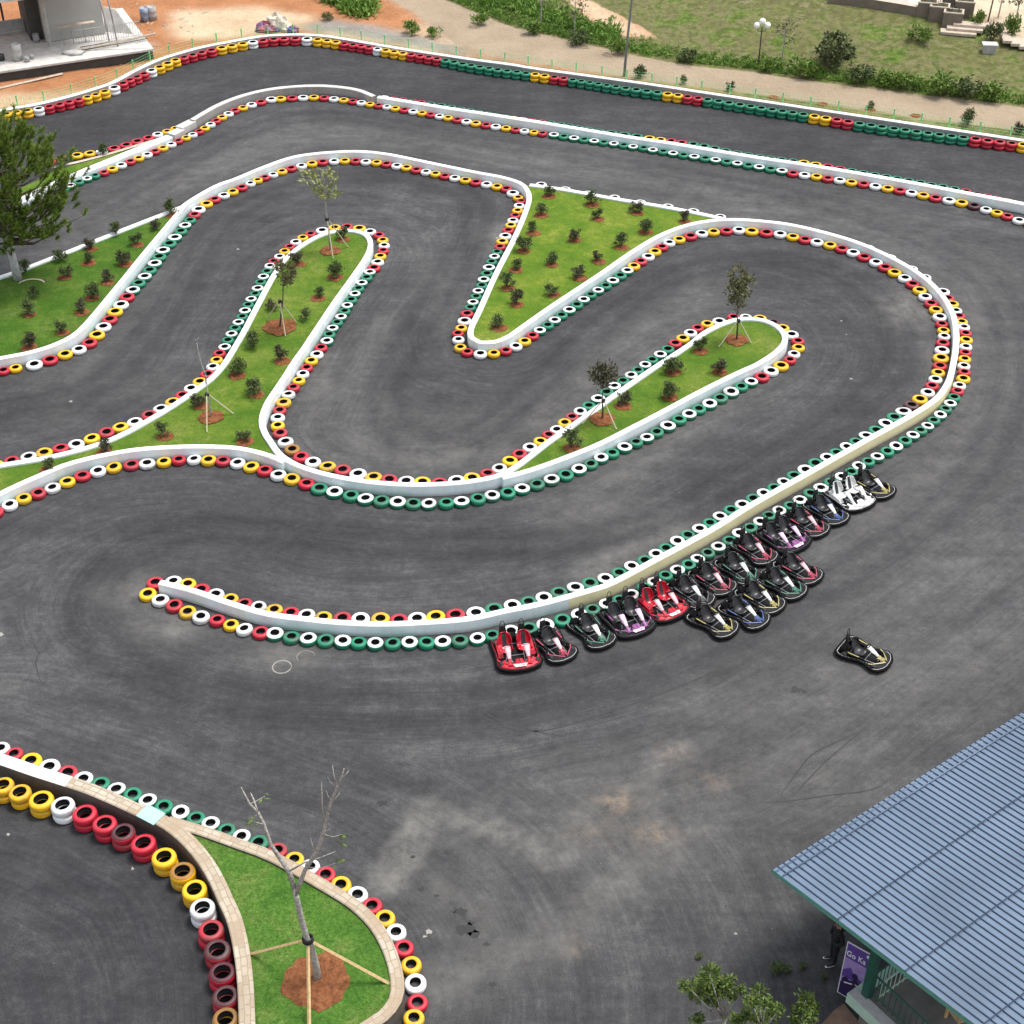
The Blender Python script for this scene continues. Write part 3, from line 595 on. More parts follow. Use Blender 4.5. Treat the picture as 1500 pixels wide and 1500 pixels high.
for pts, w in (([(1143,1165),(1165,1135),(1190,1105),(1230,1085),(1262,1070)],.045),([(1160,1168),(1205,1120),(1245,1085),(1268,1066)],.04),([(1118,1176),(1160,1173),(1215,1165),(1262,1160),(1290,1152),(1301,1142)],.04),([(60,1000),(52,970),(60,955),(70,950)],.05),([(690,1020),(720,1050),(800,1075),(830,1078)],.05),([(630,1000),(760,1070),(900,1040),(1060,980)],.05),([(1200,880),(1300,830),(1420,740)],.04)):
    ribbon(mb, catmull([g(*p) for p in pts], .3), w, .005)
tag(mb.build('skid_mark', M['mark']), kind='structure')
mb = MB(); c = Vector((*g(413, 977), 0))
ribbon(mb, [c+Vector((.31*math.cos(a), .31*math.sin(a), 0)) for a in np.linspace(0, 2*PI, 33)], .045, .006)
c = Vector((*g(448, 962), 0)); ribbon(mb, [c+Vector((.3*math.cos(a), .3*math.sin(a), 0)) for a in np.linspace(.2, 4, 20)], .02, .006)
for x, y, r in ((0,930,.12),(1247,555,.09),(1232,470,.1),(1240,490,.06),(348,365,.11),(627,1365,.12),(622,1372,.07),(1078,1368,.05),(12,1222,.07),(194,1272,.07),(104,588,.1),(730,348,.14),(740,337,.1)):
    c = g(x, y); mb.add([(c[0]+r*rr.uniform(.3, 1.2)*math.cos(i), c[1]+r*rr.uniform(.3, 1.2)*math.sin(i), .005) for i in np.linspace(0, 5.6, 9)], [tuple(range(9))])
tag(mb.build('dust_mark', M['chalk']), kind='structure')
# ------------------------------------------------------------------ terrain beyond the track
E_UP = [(655,0),(700,20),(750,39),(800,52),(900,75),(1000,95),(1100,105),(1200,120),(1300,133),(1400,145),(1500,157),(1600,171)]
E_LO = [(600,15),(640,45),(665,62),(700,74),(760,88),(860,104),(1000,123),(1200,149),(1330,170),(1500,191),(1600,204)]
Z1 = .38
eu = [g(x, y, Z1) for x, y in E_UP]
eu = [(eu[0][0]-30, eu[0][1]+60)]+eu+[(eu[-1][0]+60, eu[-1][1]-16)]
def T(x, y):
    x = np.asarray(x, float); y = np.asarray(y, float)
    ye = np.interp(x, [p[0] for p in eu], [p[1] for p in eu]); d = y-ye
    h = .17*np.clip(d-.5, 0, 22)+.05*np.clip(d-22.5, 0, 60)
    z = Z1+h+.10*np.sin(x*.35+y*.2)*np.clip(d, 0, 1)
    z = z+.05*np.sin(x*1.1)*np.cos(y*.9)*(d < 0)*(x < -3)
    di = y-yA(x)
    z = np.where(di < .12, -.6, z)
    return z
def hit(px, py):
    dx, dy, dz = ray(px, py); t = 60.0
    for _ in range(4000):
        if CH+dz*t <= float(T(dx*t, dy*t)) or t > 400: break
        t += .06
    return Vector((dx*t, dy*t, CH+dz*t))
xs = np.concatenate([[-900, -400, -200, -120, -80], axis(-60, 62, .4), [80, 120, 200, 400, 900]])
ys = np.concatenate([[-400, -100, -20, 8, 30, 50], axis(62, 122, .4), [130, 145, 170, 220, 300, 500, 900, 1800]])
TP, TF = grid(xs, ys); tz = T(TP[:, 0], TP[:, 1])
far_out = (np.abs(TP[:, 0]) > 61) | (TP[:, 1] < 8)
tz = np.where(far_out & (tz < -.3), -.3, tz)
me = np_mesh('ground', np.c_[TP, tz], TF, [M['ground']], smooth=True)
col = np.tile(np.array([.43, .20, .095]), (len(TP), 1)); green = np.zeros(len(TP))
def zone(pxs, c=None, gval=None, flat=False):
    poly = [tuple(hit(x, y)[:2]) if not flat else g(x, y, Z1) for x, y in pxs]
    m = inside(TP, poly)
    if c is not None: col[m] = c
    if gval is not None: green[m] = gval
    return m
nz = np.sin(TP[:, 0]*.23+1)*np.cos(TP[:, 1]*.31)+np.sin(TP[:, 0]*.11-TP[:, 1]*.17)
col[nz > .7] = (.54, .38, .24)
zone([(0,100),(130,82),(225,75),(225,62),(0,90)], (.5, .42, .33))
zone([(250,15),(380,10),(470,25),(400,47),(300,60),(250,55)], (.60, .46, .31))
green[(TP[:, 1] > np.interp(TP[:, 0], [p[0] for p in eu], [p[1] for p in eu])-.2) & (TP[:, 1] < 400)] = 1
zone(list(E_UP)+list(reversed(E_LO))+[(560,-8)], (.40, .345, .28), 0, True); road_m = zone(list(E_UP)+list(reversed(E_LO))+[(560,-8)], None, None, True)
zone([(430,42),(480,28),(560,40),(640,60),(700,80),(770,95),(640,76),(500,50)], (.30, .28, .25), 0)
zone([(860,107),(1000,125),(1200,151),(1330,172),(1500,193),(1600,206),(1600,218),(1500,203),(1340,180),(1180,156),(1020,132),(860,109)], (.16, .22, .05), 1)
zone([(799,-3),(857,-3),(984,63),(921,54),(884,50),(865,28),(841,8)], (.66, .50, .34), 0)
zone([(1290,-2),(1370,18),(1440,30),(1455,55),(1520,72),(1620,80),(1620,-8),(1500,-8)], (.70, .58, .42), 0)
zone([(1190,-8),(1290,2),(1360,16),(1420,-2)], (.66, .64, .60), 0)
nyy, nxx = len(ys), len(xs)
def blur(a):
    a = a.reshape(nyy, nxx, -1).astype(float)
    for _ in range(2):
        b = np.pad(a, ((1, 1), (1, 1), (0, 0)), mode='edge'); a = sum(b[i:i+nyy, j:j+nxx]*w for i, j, w in ((0, 1, 1), (1, 0, 1), (2, 1, 1), (1, 2, 1), (1, 1, 2), (0, 0, .5), (0, 2, .5), (2, 0, .5), (2, 2, .5)))/8
    return a.reshape(nyy*nxx, -1)
col = blur(col); green = blur(green)[:, 0]; road_m = blur(road_m)[:, 0]
ca = me.color_attributes.new('zone', 'FLOAT_COLOR', 'POINT'); ca.data.foreach_set('color', np.c_[col, np.ones(len(col))].astype(np.float32).ravel())
me.attributes.new('road', 'FLOAT', 'POINT').data.foreach_set('value', road_m.astype(np.float32))
me.attributes.new('green', 'FLOAT', 'POINT').data.foreach_set('value', green.astype(np.float32))
tag(link('ground', me), kind='structure')
# ------------------------------------------------------------------ lawns
def lawn(poly, z, mat, dens, bh, holes=()):
    mb = MB(); n = len(poly)
    bm = bmesh.new(); vs_ = [bm.verts.new((x, y, z)) for x, y in poly]
    es = [bm.edges.new((vs_[i], vs_[(i+1) % n])) for i in range(n)]
    bmesh.ops.triangle_fill(bm, edges=es, use_beauty=True, normal=(0, 0, 1))
    me = bpy.data.meshes.new('lawn'); bm.to_mesh(me); bm.free(); me.materials.append(mat)
    tag(link('lawn', me), kind='structure')
    a = np.array(poly); lo, hi = a.min(0), a.max(0); lo[0] = max(lo[0], -32)
    k = int((hi[0]-lo[0])*(hi[1]-lo[1])*dens); pts = RNG.uniform(lo, hi, (k, 2)); pts = pts[inside(pts, poly)]
    k = len(pts); an = RNG.uniform(0, 2*PI, k); hh = bh*RNG.uniform(.5, 1.3, k); w = bh*RNG.uniform(.2, .4, k)
    tilt = RNG.uniform(-1.6, 1.6, (k, 2))*hh[:, None]; hh = hh*.3
    d = np.stack([np.cos(an), np.sin(an)], 1)*w[:, None]
    V = np.empty((k, 3, 3)); V[:, 0, :2] = pts-d; V[:, 1, :2] = pts+d; V[:, 2, :2] = pts+tilt; V[:, :2, 2] = z; V[:, 2, 2] = z+hh
    me2 = np_mesh('grass', V.reshape(-1, 3), np.arange(3*k).reshape(-1, 3), [mat if mat is M['lawn_near'] else M['blade']])
    tag(link('grass', me2), 'short mown grass covering the lawn', 'grass', kind='stuff')
def seg(px, z): return [g(x, y, z) for x, y in px]
def ix(L, px, z): v = Vector((*g(*px, z), 0)); return min(range(len(L)), key=lambda i: (L[i]-v).length)
def xy(L): return [(p.x, p.y) for p in L]
i_j, i_e0, i_e1 = ix(L_CD, (280,297), HW), ix(L_CD, (761,267), HW), ix(L_CD, (1060,325), HW)
lawn_C = xy(L_CD[:i_j+1])+xy(reversed(L_CT)); lawn_E = xy(L_CD[i_e0:i_e1+1])+xy(reversed(L_ET))
lawn_H = xy(L_H[:ix(L_H, (411,668), HW)+1])+xy(reversed(L_K)); lawn_I = xy(L_H[ix(L_H, (745,689), HW):])
lawn_L = xy(L_L1[ix(L_L1, (235,1200), .7):])+xy(reversed(L_L2))
lawn_B = [g(x, y, .1) for x, y in [(-40,310),(60,262),(85,248),(150,231),(200,216),(240,203),(200,221),(150,243),(99,265),(60,282),(0,312)]]
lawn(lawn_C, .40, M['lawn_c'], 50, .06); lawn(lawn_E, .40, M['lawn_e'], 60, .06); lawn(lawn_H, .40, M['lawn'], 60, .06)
lawn(lawn_I, .40, M['lawn'], 70, .06); lawn(lawn_L, .60, M['lawn_near'], 420, .06); lawn(lawn_B, .12, M['lawn'], 30, .06)
mb = MB(); ribbon(mb, catmull([g(x, y, .12) for x, y in [(75,247),(110,239),(150,229),(200,214),(238,202)]], .4), .25, .16)
tag(mb.build('kerb_strip', M['plank']), kind='structure')
def soil_patch(c, r, z, seed):
    rr = random.Random(seed); mb = MB(); n = 40; V = []
    ph = [rr.uniform(0, 6) for _ in range(4)]
    for ri, hz in ((1.0, .012), (.82, .05), (.5, .03), (.2, .045)):
        for i in range(n):
            q = r*ri*(rr.uniform(.95, 1.04)+.05*math.sin(3*2*PI*i/n+ph[0])+.04*math.sin(5*2*PI*i/n+ph[1])+.03*math.sin(9*2*PI*i/n+ph[2])); V.append((q*math.cos(2*PI*i/n), q*math.sin(2*PI*i/n), hz+rr.uniform(-.008, .012)))
    F_ = []
    for k in range(3):
        for i in range(n): F_.append((k*n+i, k*n+(i+1) % n, (k+1)*n+(i+1) % n, (k+1)*n+i))
    F_.append(tuple(3*n+i for i in range(n))); mb.add(V, F_)
    tag(mb.build('soil_patch', M['soil'], loc=(c[0], c[1], z), smooth=True), kind='structure')
# ------------------------------------------------------------------ tyres
def tyre_profile(R, w, hole):
    b = R*hole; z = w
    return [(b, z*.90), (b*1.02, z*.985), (R*.70, z*1.0), (R*.86, z*.965), (R*.955, z*.86), (R*.985, z*.72), (R*1.0, z*.66), (R*.975, z*.62), (R*1.0, z*.58), (R*1.0, z*.42), (R*.975, z*.38), (R*1.0, z*.34), (R*.985, z*.28), (R*.955, z*.14), (R*.86, z*.035), (R*.70, 0.0), (b, z*.06), (R*.72, z*.18), (R*.86, z*.5), (R*.72, z*.83)]
def tyre_profile_lo(R, w, hole):
    b = R*hole; z = w
    return [(b, z*.93), (R*.75, z), (R*.95, z*.86), (R, z*.6), (R, z*.4), (R*.95, z*.12), (R*.75, 0), (b, z*.08), (R*.84, z*.5)]
SPEC = {'R': ('tR', 'tR'), 'Y': ('tY', 'tY'), 'W': ('tW', 'tW'), 'g': ('tg', 'tg'), 'w': ('tW', 'tg'), 'D': ('tD', 'tD'), 'O': ('tO', 'tO'), 'd': ('tD', 'tR'), 'o': ('tO', 'tY')}
_tm = {}
def tyre_mesh(code, hole):
    if (code, hole) not in _tm:
        mb = MB(); pr = tyre_profile(TR, TW, hole)
        mi = [0, 0, 0, 0, 1, 1, 1, 1, 1, 1, 1, 1, 1, 1, 1, 2, 2, 2, 2, 2]
        mb.lathe(pr, 30, mi=mi, close=True)
        a, b = SPEC[code]; _tm[(code, hole)] = mb.mesh('tyre', [M[a], M[b], M['rubber']], True)
    return _tm[(code, hole)]
NIND = 300
for k, (dd, p, z, R, c, lab, phrase, hole, hgt, wsc) in enumerate(ALL[:NIND]):
    o = link('tyre', tyre_mesh(c, hole)); s = R/TR
    j = .03 if hgt == 1 else .012
    o.location = (p.x+RNG.uniform(-j, j), p.y+RNG.uniform(-j, j), z); o.scale = (s*RNG.uniform(.97, 1.03), s*RNG.uniform(.97, 1.03), wsc/TW*RNG.uniform(.92, 1.04) if hgt == 1 else wsc/TW); tl = .055 if hgt == 1 else .012; o.rotation_euler = (RNG.uniform(-tl, tl), RNG.uniform(-tl, tl), RNG.uniform(0, 6.28))
    tag(o, lab, 'tyre', 'painted tyres '+phrase)
# the rest, far and small: one mass of tyres
mk = ['tR', 'tY', 'tW', 'tg', 'tD', 'tO', 'rubber']
Vs, Fs, Ms = [], [], []; off = 0; n = 18
for dd, p, z, R, c, lab, phrase, hole, hgt, wsc in ALL[NIND:]:
    pr = np.array(tyre_profile_lo(R, wsc, hole)); k = len(pr); a = 2*PI*np.arange(n)/n+RNG.uniform(0, .3)
    V = np.stack([np.outer(np.cos(a), pr[:, 0])+p.x+RNG.uniform(-.02, .02), np.outer(np.sin(a), pr[:, 0])+p.y+RNG.uniform(-.02, .02), np.tile(pr[:, 1]+z, (n, 1))], -1).reshape(-1, 3)
    i = np.arange(n)[:, None]; j = np.arange(k)[None, :]; i2 = (i+1) % n; j2 = (j+1) % k
    Q = np.stack([i*k+j, i2*k+j, i2*k+j2, i*k+j2], -1).reshape(-1, 4)+off
    ta, tb = SPEC[c]; mm = np.array([mk.index(ta)]*2+[mk.index(tb)]*5+[6, 6])
    Vs.append(V); Fs.append(Q); Ms.append(np.tile(mm, n)); off += len(V)
me = np_mesh('painted_tyres', np.concatenate(Vs), np.concatenate(Fs), [M[x] for x in mk], np.concatenate(Ms), True)
tag(link('painted_tyres', me), 'distant rows and stacks of red, yellow, white and green painted tyres', 'tyres', kind='stuff')
# ------------------------------------------------------------------ leaves and trees
def leaf_quads(pts, size, up=.3, seed=0, aspect=.5):
    r = np.random.default_rng(seed); k = len(pts)
    d = r.normal(size=(k, 3)); d[:, 2] += up; d /= np.linalg.norm(d, axis=1)[:, None]
    q = r.normal(size=(k, 3)); s = np.cross(d, q); s /= np.linalg.norm(s, axis=1)[:, None]
    L = size*r.uniform(.6, 1.3, k)[:, None]; pts = np.asarray(pts)
    V = np.stack([pts, pts+d*L*.5+s*L*aspect*.5, pts+d*L, pts+d*L*.5-s*L*aspect*.5], 1).reshape(-1, 3)
    return V, np.arange(4*k).reshape(-1, 4)
def blob_pts(bl, n, seed, shell=.55):
    r = np.random.default_rng(seed); out_ = []; tot = sum(b[3]**2 for b in bl)
    for x, y, z, rad in bl:
        k = max(4, int(n*rad**2/tot)); d = r.normal(size=(k, 3)); d /= np.linalg.norm(d, axis=1)[:, None]
        q = rad*(shell+(1-shell)*r.uniform(0, 1, k)**.7)*r.uniform(.6, 1.08, k)
        out_.append(np.array([x, y, z])+d*q[:, None]*np.array([1, 1, .85]))
    return np.concatenate(out_)
def crown(name, bl, n, size, mat, parent, seed, aspect=.5, shell=.3):
    V, F_ = leaf_quads(blob_pts(bl, n, seed, shell), size, .3, seed, aspect)
    return link(name, np_mesh(name, V, F_, [mat]), parent)
SHR = []
for v in range(6):
    rr = random.Random(40+v); bl = []; mb = MB()
    for k in range(11):
        a = rr.uniform(0, 2*PI); q = rr.uniform(.08, .36); h = rr.uniform(.28, .82)*(1.1-q*.9)
        tip = (q*math.cos(a), q*math.sin(a), h); bl.append((*tip, rr.uniform(.15, .25)))
        mb.tube([(0, 0, 0), (tip[0]*.6, tip[1]*.6, h*.55), tip], [.018, .012, .006], 4, 1)
    bl.append((0, 0, .42, .36)); V, F_ = leaf_quads(blob_pts(bl, 760, v, .2), .105, .6, v, .5)
    mb.add(V, F_.tolist(), 0)
    SHR.append(mb.mesh('shrub', [M['leaf_purple' if v in (2, 5) else 'leaf_dark'], M['bark']]))
def zl(x0, y0, pts, s=3.75): return [(x0+a/s, y0+b/s) for a, b in pts]
SH = {
 'the triangular lawn': (zl(700, 250, [(395,135),(630,182),(865,228),(1130,275),(345,240),(655,262),(300,338),(920,332),(530,377),(785,418),(252,434),(408,512),(655,495),(210,538),(550,585),(160,638),(405,678),(205,728),(107,857)]), 1),
 'the left lawn': (zl(0, 250, [(945,238),(850,318),(637,352),(750,405),(500,428),(685,508),(490,502),(338,492),(365,580),(590,608),(140,562),(510,695),(185,700),(450,772),(165,785),(335,887),(165,965)]), .55),
 'the middle lawn': (zl(350, 250, [(570,372),(320,512),(530,580),(185,762),(440,692),(370,818),(85,965),(230,1042)])+zl(0, 500, [(1310,180),(1400,290),(1095,350),(895,515),(1340,545),(580,605),(270,692)]), .8),
 'the right-hand lawn': (zl(700, 250, [(1220,985),(1070,1103),(1325,1103)])+zl(700, 500, [(1050,303),(800,347),(515,577)]), 1),
}
sid = 0
for nm, (pts, sp) in SH.items():
    pts = sorted(pts, key=lambda p: -p[1])
    for k, (x, y) in enumerate(pts):
        c = g(x, y, .42); sid += 1
        if sp == 1 or RNG.uniform() < sp: soil_patch((c[0]+RNG.uniform(-.05, .12), c[1]-RNG.uniform(.03, .14)), RNG.uniform(.30, .38), .4, sid)
        o = link('shrub', SHR[sid % 6], None, (c[0], c[1], .42), RNG.uniform(0, 6.3)); s = RNG.uniform(.70, 1.06); o.scale = (s*RNG.uniform(.9, 1.1), s*RNG.uniform(.9, 1.1), s*RNG.uniform(.78, 1.0))
        tag(o, f"dark leafy shrub on {nm}, {ordn(k)} when counted from its near end", 'shrub', 'young shrubs on the lawns')
for k, (x, y, s, nm) in enumerate([(937,114,1.1,'dark round shrub on the grass verge beside the thin grey pole'),(1000,123,.7,'small shrub on the verge just right of the dark round one'),(1069,133,.7,'small dark shrub at the verge under the lamp post'),(1275,160,.6,'low twiggy shrub on the verge behind a green fence post'),(1418,183,1.15,'tallest shrub on the grass verge near the right edge'),(1493,196,.9,'rightmost shrub on the grass verge, cut by the frame edge')]):
    c = hit(x, y); o = link('shrub', SHR[(k*2+1) % 6], None, c, k); o.scale = (s,)*3; tag(o, nm, 'shrub', 'shrubs on the verge by the outer wall')
for k, (x, y) in enumerate([(1133,143),(1205,153),(1275,161),(1341,170)]):
    c = hit(x, y); soil_patch(c, .32, c.z, 200+k)
for k, (x, y, nm) in enumerate([(150,226,'white flowering shrub among the tyres beside the thin lawn strip'),(93,243,'small green shrub at the pine end of the thin lawn strip')]):
    c = g(x, y, .12); o = link('shrub', SHR[k*3], None, (c[0], c[1], .12)); o.scale = (.8,)*3; tag(o, nm, 'shrub')
STK = []
def stake(a, b, r, label, mat='bamboo'):
    mb = MB(); mb.tube([a, b], [r, r*.9], 6)
    tag(mb.build('stake', M[mat]), label, 'stake', 'stakes propping the young trees')
def tree_base(px, py, z): c = g(px, py, z); return Vector((c[0], c[1], z))
def sapling(label, base_px, top_px, z, blobs_, n, size, leaf, bark, r0, seed, stakes, joint_px, tree_name='tree', soil=.52, shell=.2):
    b = tree_base(*base_px, z); t = thing(tree_name, label, 'tree', b)
    top = gy(*top_px, b.y)-b
    rr = random.Random(seed); mb = MB()
    mid = top*.5+Vector((rr.uniform(-.06, .06), rr.uniform(-.05, .05), 0))
    mb.tube([(0, 0, 0), top*.25+Vector((.02, 0, 0)), mid, top], [r0, r0*.85, r0*.65, r0*.3], 7)
    BL = []
    for x, y, rp in blobs_:
        c = gy(x, y, b.y+rr.uniform(-.35, .35))-b; rad = rp/(FPX/math.hypot(b.y, CH)); BL.append((*c, rad*1.35))
        st_ = top*max(.35, min(.95, (c.z-rad*1.6)/top.z)); mb.tube([st_, st_*.4+c*.6+Vector((0, 0, -.05)), c], [r0*.4, r0*.28, r0*.12], 5)
    mb.build('trunk', M[bark], t, True)
    if n: crown('crown', BL, n, size, M[leaf], t, seed, .45, shell)
    soil_patch(b, soil, z, 300+seed)
    J = gy(*joint_px, b.y)
    tie = MB().tube([J-b+Vector((0, 0, -.06)), J-b+Vector((0, 0, .06))], r0*1.9, 8); tie.build('tie', M['tie'], t)
    for k, (x, y, lab) in enumerate(stakes):
        e = g(x, y, z); d = Vector((e[0], e[1], z))
        stake((d.x, d.y, z), tuple(J+Vector(((d.x-J.x)*.02, (d.y-J.y)*.02, .05))), .028, lab)
    return t
sapling('slender sapling with sparse pale green leaves at the middle lawn tip', (484,367), (473,248), .42, [(450,262,8),(462,256,10),(478,255,11),(490,262,7),(466,275,10),(482,277,10),(492,285,6),(470,285,7),(445,252,6)], 330, .24, 'leaf_olive', 'palebark', .055, 1,
        [(488,379,'pale stake in front of the slender pale-leaved sapling'),(510,362,'pale stake to the right of the slender pale-leaved sapling')], (479,321))
sapling('young tree with dark brownish crown on the middle lawn near its left wall', (410,479), (415,398), .42, [(418,395,13),(424,407,11),(410,390,9),(428,398,8),(418,412,8)], 700, .16, 'leaf_brown', 'bark', .045, 2,
        [(418,492,'pale stake in front of the dark crowned tree on the middle lawn'),(434,472,'pale stake right of the dark crowned tree on the middle lawn'),(390,468,'pale stake left of the dark crowned tree on the middle lawn')], (410,442), soil=.75)
sapling('young tree with round bronze crown beside the white wall on right-hand lawn', (882,614), (884,560), .42, [(876,545,12),(892,545,13),(884,556,14),(870,552,8),(900,553,8),(880,538,8)], 900, .15, 'leaf_purple', 'bark', .045, 3,
        [(903,629,'pale stake right of the round bronze crowned tree'),(853,621,'pale stake left of the round bronze crowned tree')], (884,587))
sapling('young tree with tall olive crown in the far tip of right-hand lawn', (1079,498), (1082,420), .42, [(1082,404,13),(1078,422,13),(1088,430,11),(1074,438,9),(1092,412,11),(1084,446,8)], 900, .17, 'leaf_brown', 'bark', .045, 4,
        [(1053,508,'pale stake left of the tall olive crowned tree'),(1100,502,'pale stake right of the tall olive crowned tree')], (1082,470))
sapling('almost bare sapling with a single crooked stem near the middle lawn junction', (309,611), (302,560), .42, [], 0, .15, 'leaf_brown', 'palebark', .05, 5,
        [(303,633,'pale stake in front of the almost bare crooked sapling'),(342,606,'pale bent stake right of the almost bare crooked sapling')], (303,578))
# its crooked crown shoot
b5 = tree_base(309, 611, .42); tr5 = [o for o in C.objects if o.get('label', '').startswith('almost bare sapling')][0]
mb = MB(); pp = [gy(x, y, b5.y)-b5 for x, y in [(302,562),(301,549),(295,534),(291,518),(288,500)]]
mb.tube(pp, [.035, .03, .026, .022, .012], 6); mb.tube([pp[-1], gy(291, 494, b5.y)-b5], [.02, .01], 5); mb.tube([pp[-1], gy(286, 497, b5.y)-b5], [.018, .01], 5); mb.tube([pp[1], gy(304, 538, b5.y)-b5, gy(306, 530, b5.y)-b5], [.016, .01, .006], 5)
mb.build('branch', M['palebark'], tr5, True)
# the near bare tree
bL = tree_base(464, 1432, .62); t6 = thing('tree', 'bare pale grey forked tree held by three timber stakes on the near lawn', 'tree', bL)
def Q(lst, dy=0): return [gy(x, y, bL.y+dy*i/len(lst))-bL for i, (x, y) in enumerate(lst)]
mb = MB()
mb.tube(Q([(466,1442),(463,1415),(456,1388),(449,1374),(442,1348),(436,1322),(431,1300)]), [.125, .095, .085, .08, .075, .07, .06], 10)
mb.build('trunk', M['palebark'], t6, True)
mb = MB()
def br(l, r, dy=0): mb.tube(Q(l, dy), r, 6)
br([(431,1300),(423,1276),(410,1257),(396,1236),(386,1206),(378,1190),(366,1178),(353,1153)], [.07, .062, .055, .048, .04, .034, .025, .01], .5)
br([(433,1310),(440,1292),(447,1274),(464,1248),(474,1220),(478,1200),(484,1178),(494,1152),(500,1140),(504,1126)], [.07, .062, .055, .05, .044, .04, .034, .028, .022, .012], -.5)
br([(378,1190),(372,1172),(367,1161)], [.024, .016, .008], .6); br([(475,1212),(472,1180),(471,1146)], [.022, .016, .008]); br([(494,1152),(489,1136),(487,1121)], [.02, .014, .008])
br([(500,1140),(507,1134),(511,1129)], [.016, .012, .007]); br([(487,1175),(493,1168),(497,1162)], [.018, .012, .008]); br([(424,1276),(445,1264),(470,1256),(492,1247)], [.024, .02, .014, .007], -.3)
br([(385,1207),(376,1205),(368,1203)], [.016, .01, .006]); br([(462,1252),(458,1240),(455,1228)], [.014, .01, .006]); br([(474,1222),(480,1216),(484,1214)], [.012, .009, .005])
br([(474,1222),(488,1226),(502,1222)], [.012, .008, .004]); br([(447,1270),(470,1272),(492,1264)], [.012, .008, .004], -.3); br([(366,1178),(378,1172),(388,1166)], [.01, .007, .004], .6); br([(380,1192),(368,1198),(364,1206)], [.012, .008, .004], .5); br([(488,1176),(480,1165),(478,1158)], [.01, .007, .004]); br([(410,1257),(402,1246),(399,1236)], [.014, .01, .005]); br([(494,1152),(484,1146),(480,1138)], [.01, .007, .004])
mb.build('branch', M['palebark'], t6, True)
pts = []
for x, y, k in ((502,1226,22),(368,1202,14),(388,1166,4),(493,1264,8),(365,1207,7)):
    c = Q([(x, y)])[0]
    for _ in range(k): pts.append((c.x+RNG.normal()*.07, c.y+RNG.normal()*.07, c.z+RNG.normal()*.1))
V, F_ = leaf_quads(np.array(pts), .13, -.3, 5, .4); link('foliage', np_mesh('foliage', V, F_, [M['leaf_bright']]), t6)
soil_patch(tree_base(464, 1437, .6), .88, .6, 77)
J = gy(451, 1376, bL.y); mbt = MB()
for k in range(3): mbt.tube([J-bL+Vector((.13*math.cos(a), .13*math.sin(a), -.06+k*.06)) for a in np.linspace(0, 2*PI, 13)[:-1]], .025, 5, closed=True)
mbt.build('tie', M['tie'], t6)
for x, y, lab in ((366,1397,'left timber stake bracing the bare forked tree'),(453,1512,'front timber stake bracing the bare forked tree'),(570,1440,'right timber stake bracing the bare forked tree')):
    e = g(x, y, .6); a = Vector((e[0], e[1], .58)); d = (J-a); b_ = a+d*1.02; mb = MB(); mb.tube([a, b_], [.05, .045], 4)
    tag(mb.build('stake', M['wood']), lab, 'stake', 'timber stakes of the bare tree')
# pine
bp = tree_base(26, 408, .42); pine = thing('pine_tree', 'large dark green pine with whitewashed trunk at the left edge', 'tree', bp)
mb = MB(); mb.tube([(0, 0, -.05), (-.03, 0, 1.0), (-.08, .05, 2.2), (0, .1, 4.0), (.05, .1, 5.6), (0, .1, 6.9)], [.21, .18, .16, .12, .08, .03], 10)
rr = random.Random(11); tips = []; mbb = MB()
for k in range(86):
    z = rr.uniform(1.9, 6.8); a = rr.uniform(0, 2*PI); L = 3.6*(1-((z-3.0)/4.9)**2) if z > 3.0 else 3.5
    if z < 2.6: L *= rr.uniform(.6, 1.0)
    L *= rr.uniform(.6, 1.05); up = rr.uniform(.25, .5)
    b0 = Vector((0, .08, z-.4)); dirv = Vector((math.cos(a), math.sin(a), 0)); p1 = b0+dirv*L*.5+Vector((0, 0, L*.08)); p2 = b0+dirv*L+Vector((0, 0, L*up))
    mbb.tube([b0, p1, p2], [.06, .04, .012], 5)
    for j in range(13):
        t = rr.uniform(.35, 1.0); base_ = (b0*(1-t)+p1*t) if t < .5 else p1.lerp(p2, (t-.35)/.65)
        s_ = base_+Vector((rr.gauss(0, .36), rr.gauss(0, .36), rr.uniform(.0, .5))); tips.append((s_, (s_-b0).normalized()))
        if j < 4: mbb.tube([base_, s_], [.018, .008], 4)
mb.build('trunk', M['whitebark'], pine, True); mbb.build('branches', M['bark'], pine, True)
r = np.random.default_rng(11); TPp = np.array([tuple(a[0]) for a in tips]); TD = np.array([tuple(a[1]) for a in tips]); nT = len(tips); per = 90
ax = TD*.9+np.array([0, 0, .6])+np.c_[r.normal(0, .25, nT), r.normal(0, .25, nT), np.zeros(nT)]; ax /= np.linalg.norm(ax, axis=1)[:, None]
Lt = r.uniform(.25, .5, nT); ax = np.repeat(ax, per, 0); o_ = np.repeat(TPp, per, 0)+ax*(np.repeat(Lt, per)*r.uniform(0, 1, nT*per))[:, None]
dn = ax*r.uniform(.7, 1.2, nT*per)[:, None]+r.normal(0, .42, (nT*per, 3)); dn /= np.linalg.norm(dn, axis=1)[:, None]
sd_ = np.cross(dn, r.normal(size=(nT*per, 3))); sd_ /= np.linalg.norm(sd_, axis=1)[:, None]; sd_ *= .010; e = o_+dn*r.uniform(.16, .28, nT*per)[:, None]
link('crown', np_mesh('crown', np.stack([o_-sd_, o_+sd_, e+sd_*.5, e-sd_*.5], 1).reshape(-1, 3), np.arange(4*nT*per).reshape(-1, 4), [M['needle']]), pine)
# dry ring of cut turf beside the pine
mb = MB(); c = Vector((*g(46, 417, .4), 0)); ribbon(mb, [c+Vector((.6*math.cos(a), .5*math.sin(a), 0)) for a in np.linspace(.3, 3.1, 16)], .12, .43)
tag(mb.build('dry_turf', M['plank']), kind='structure')
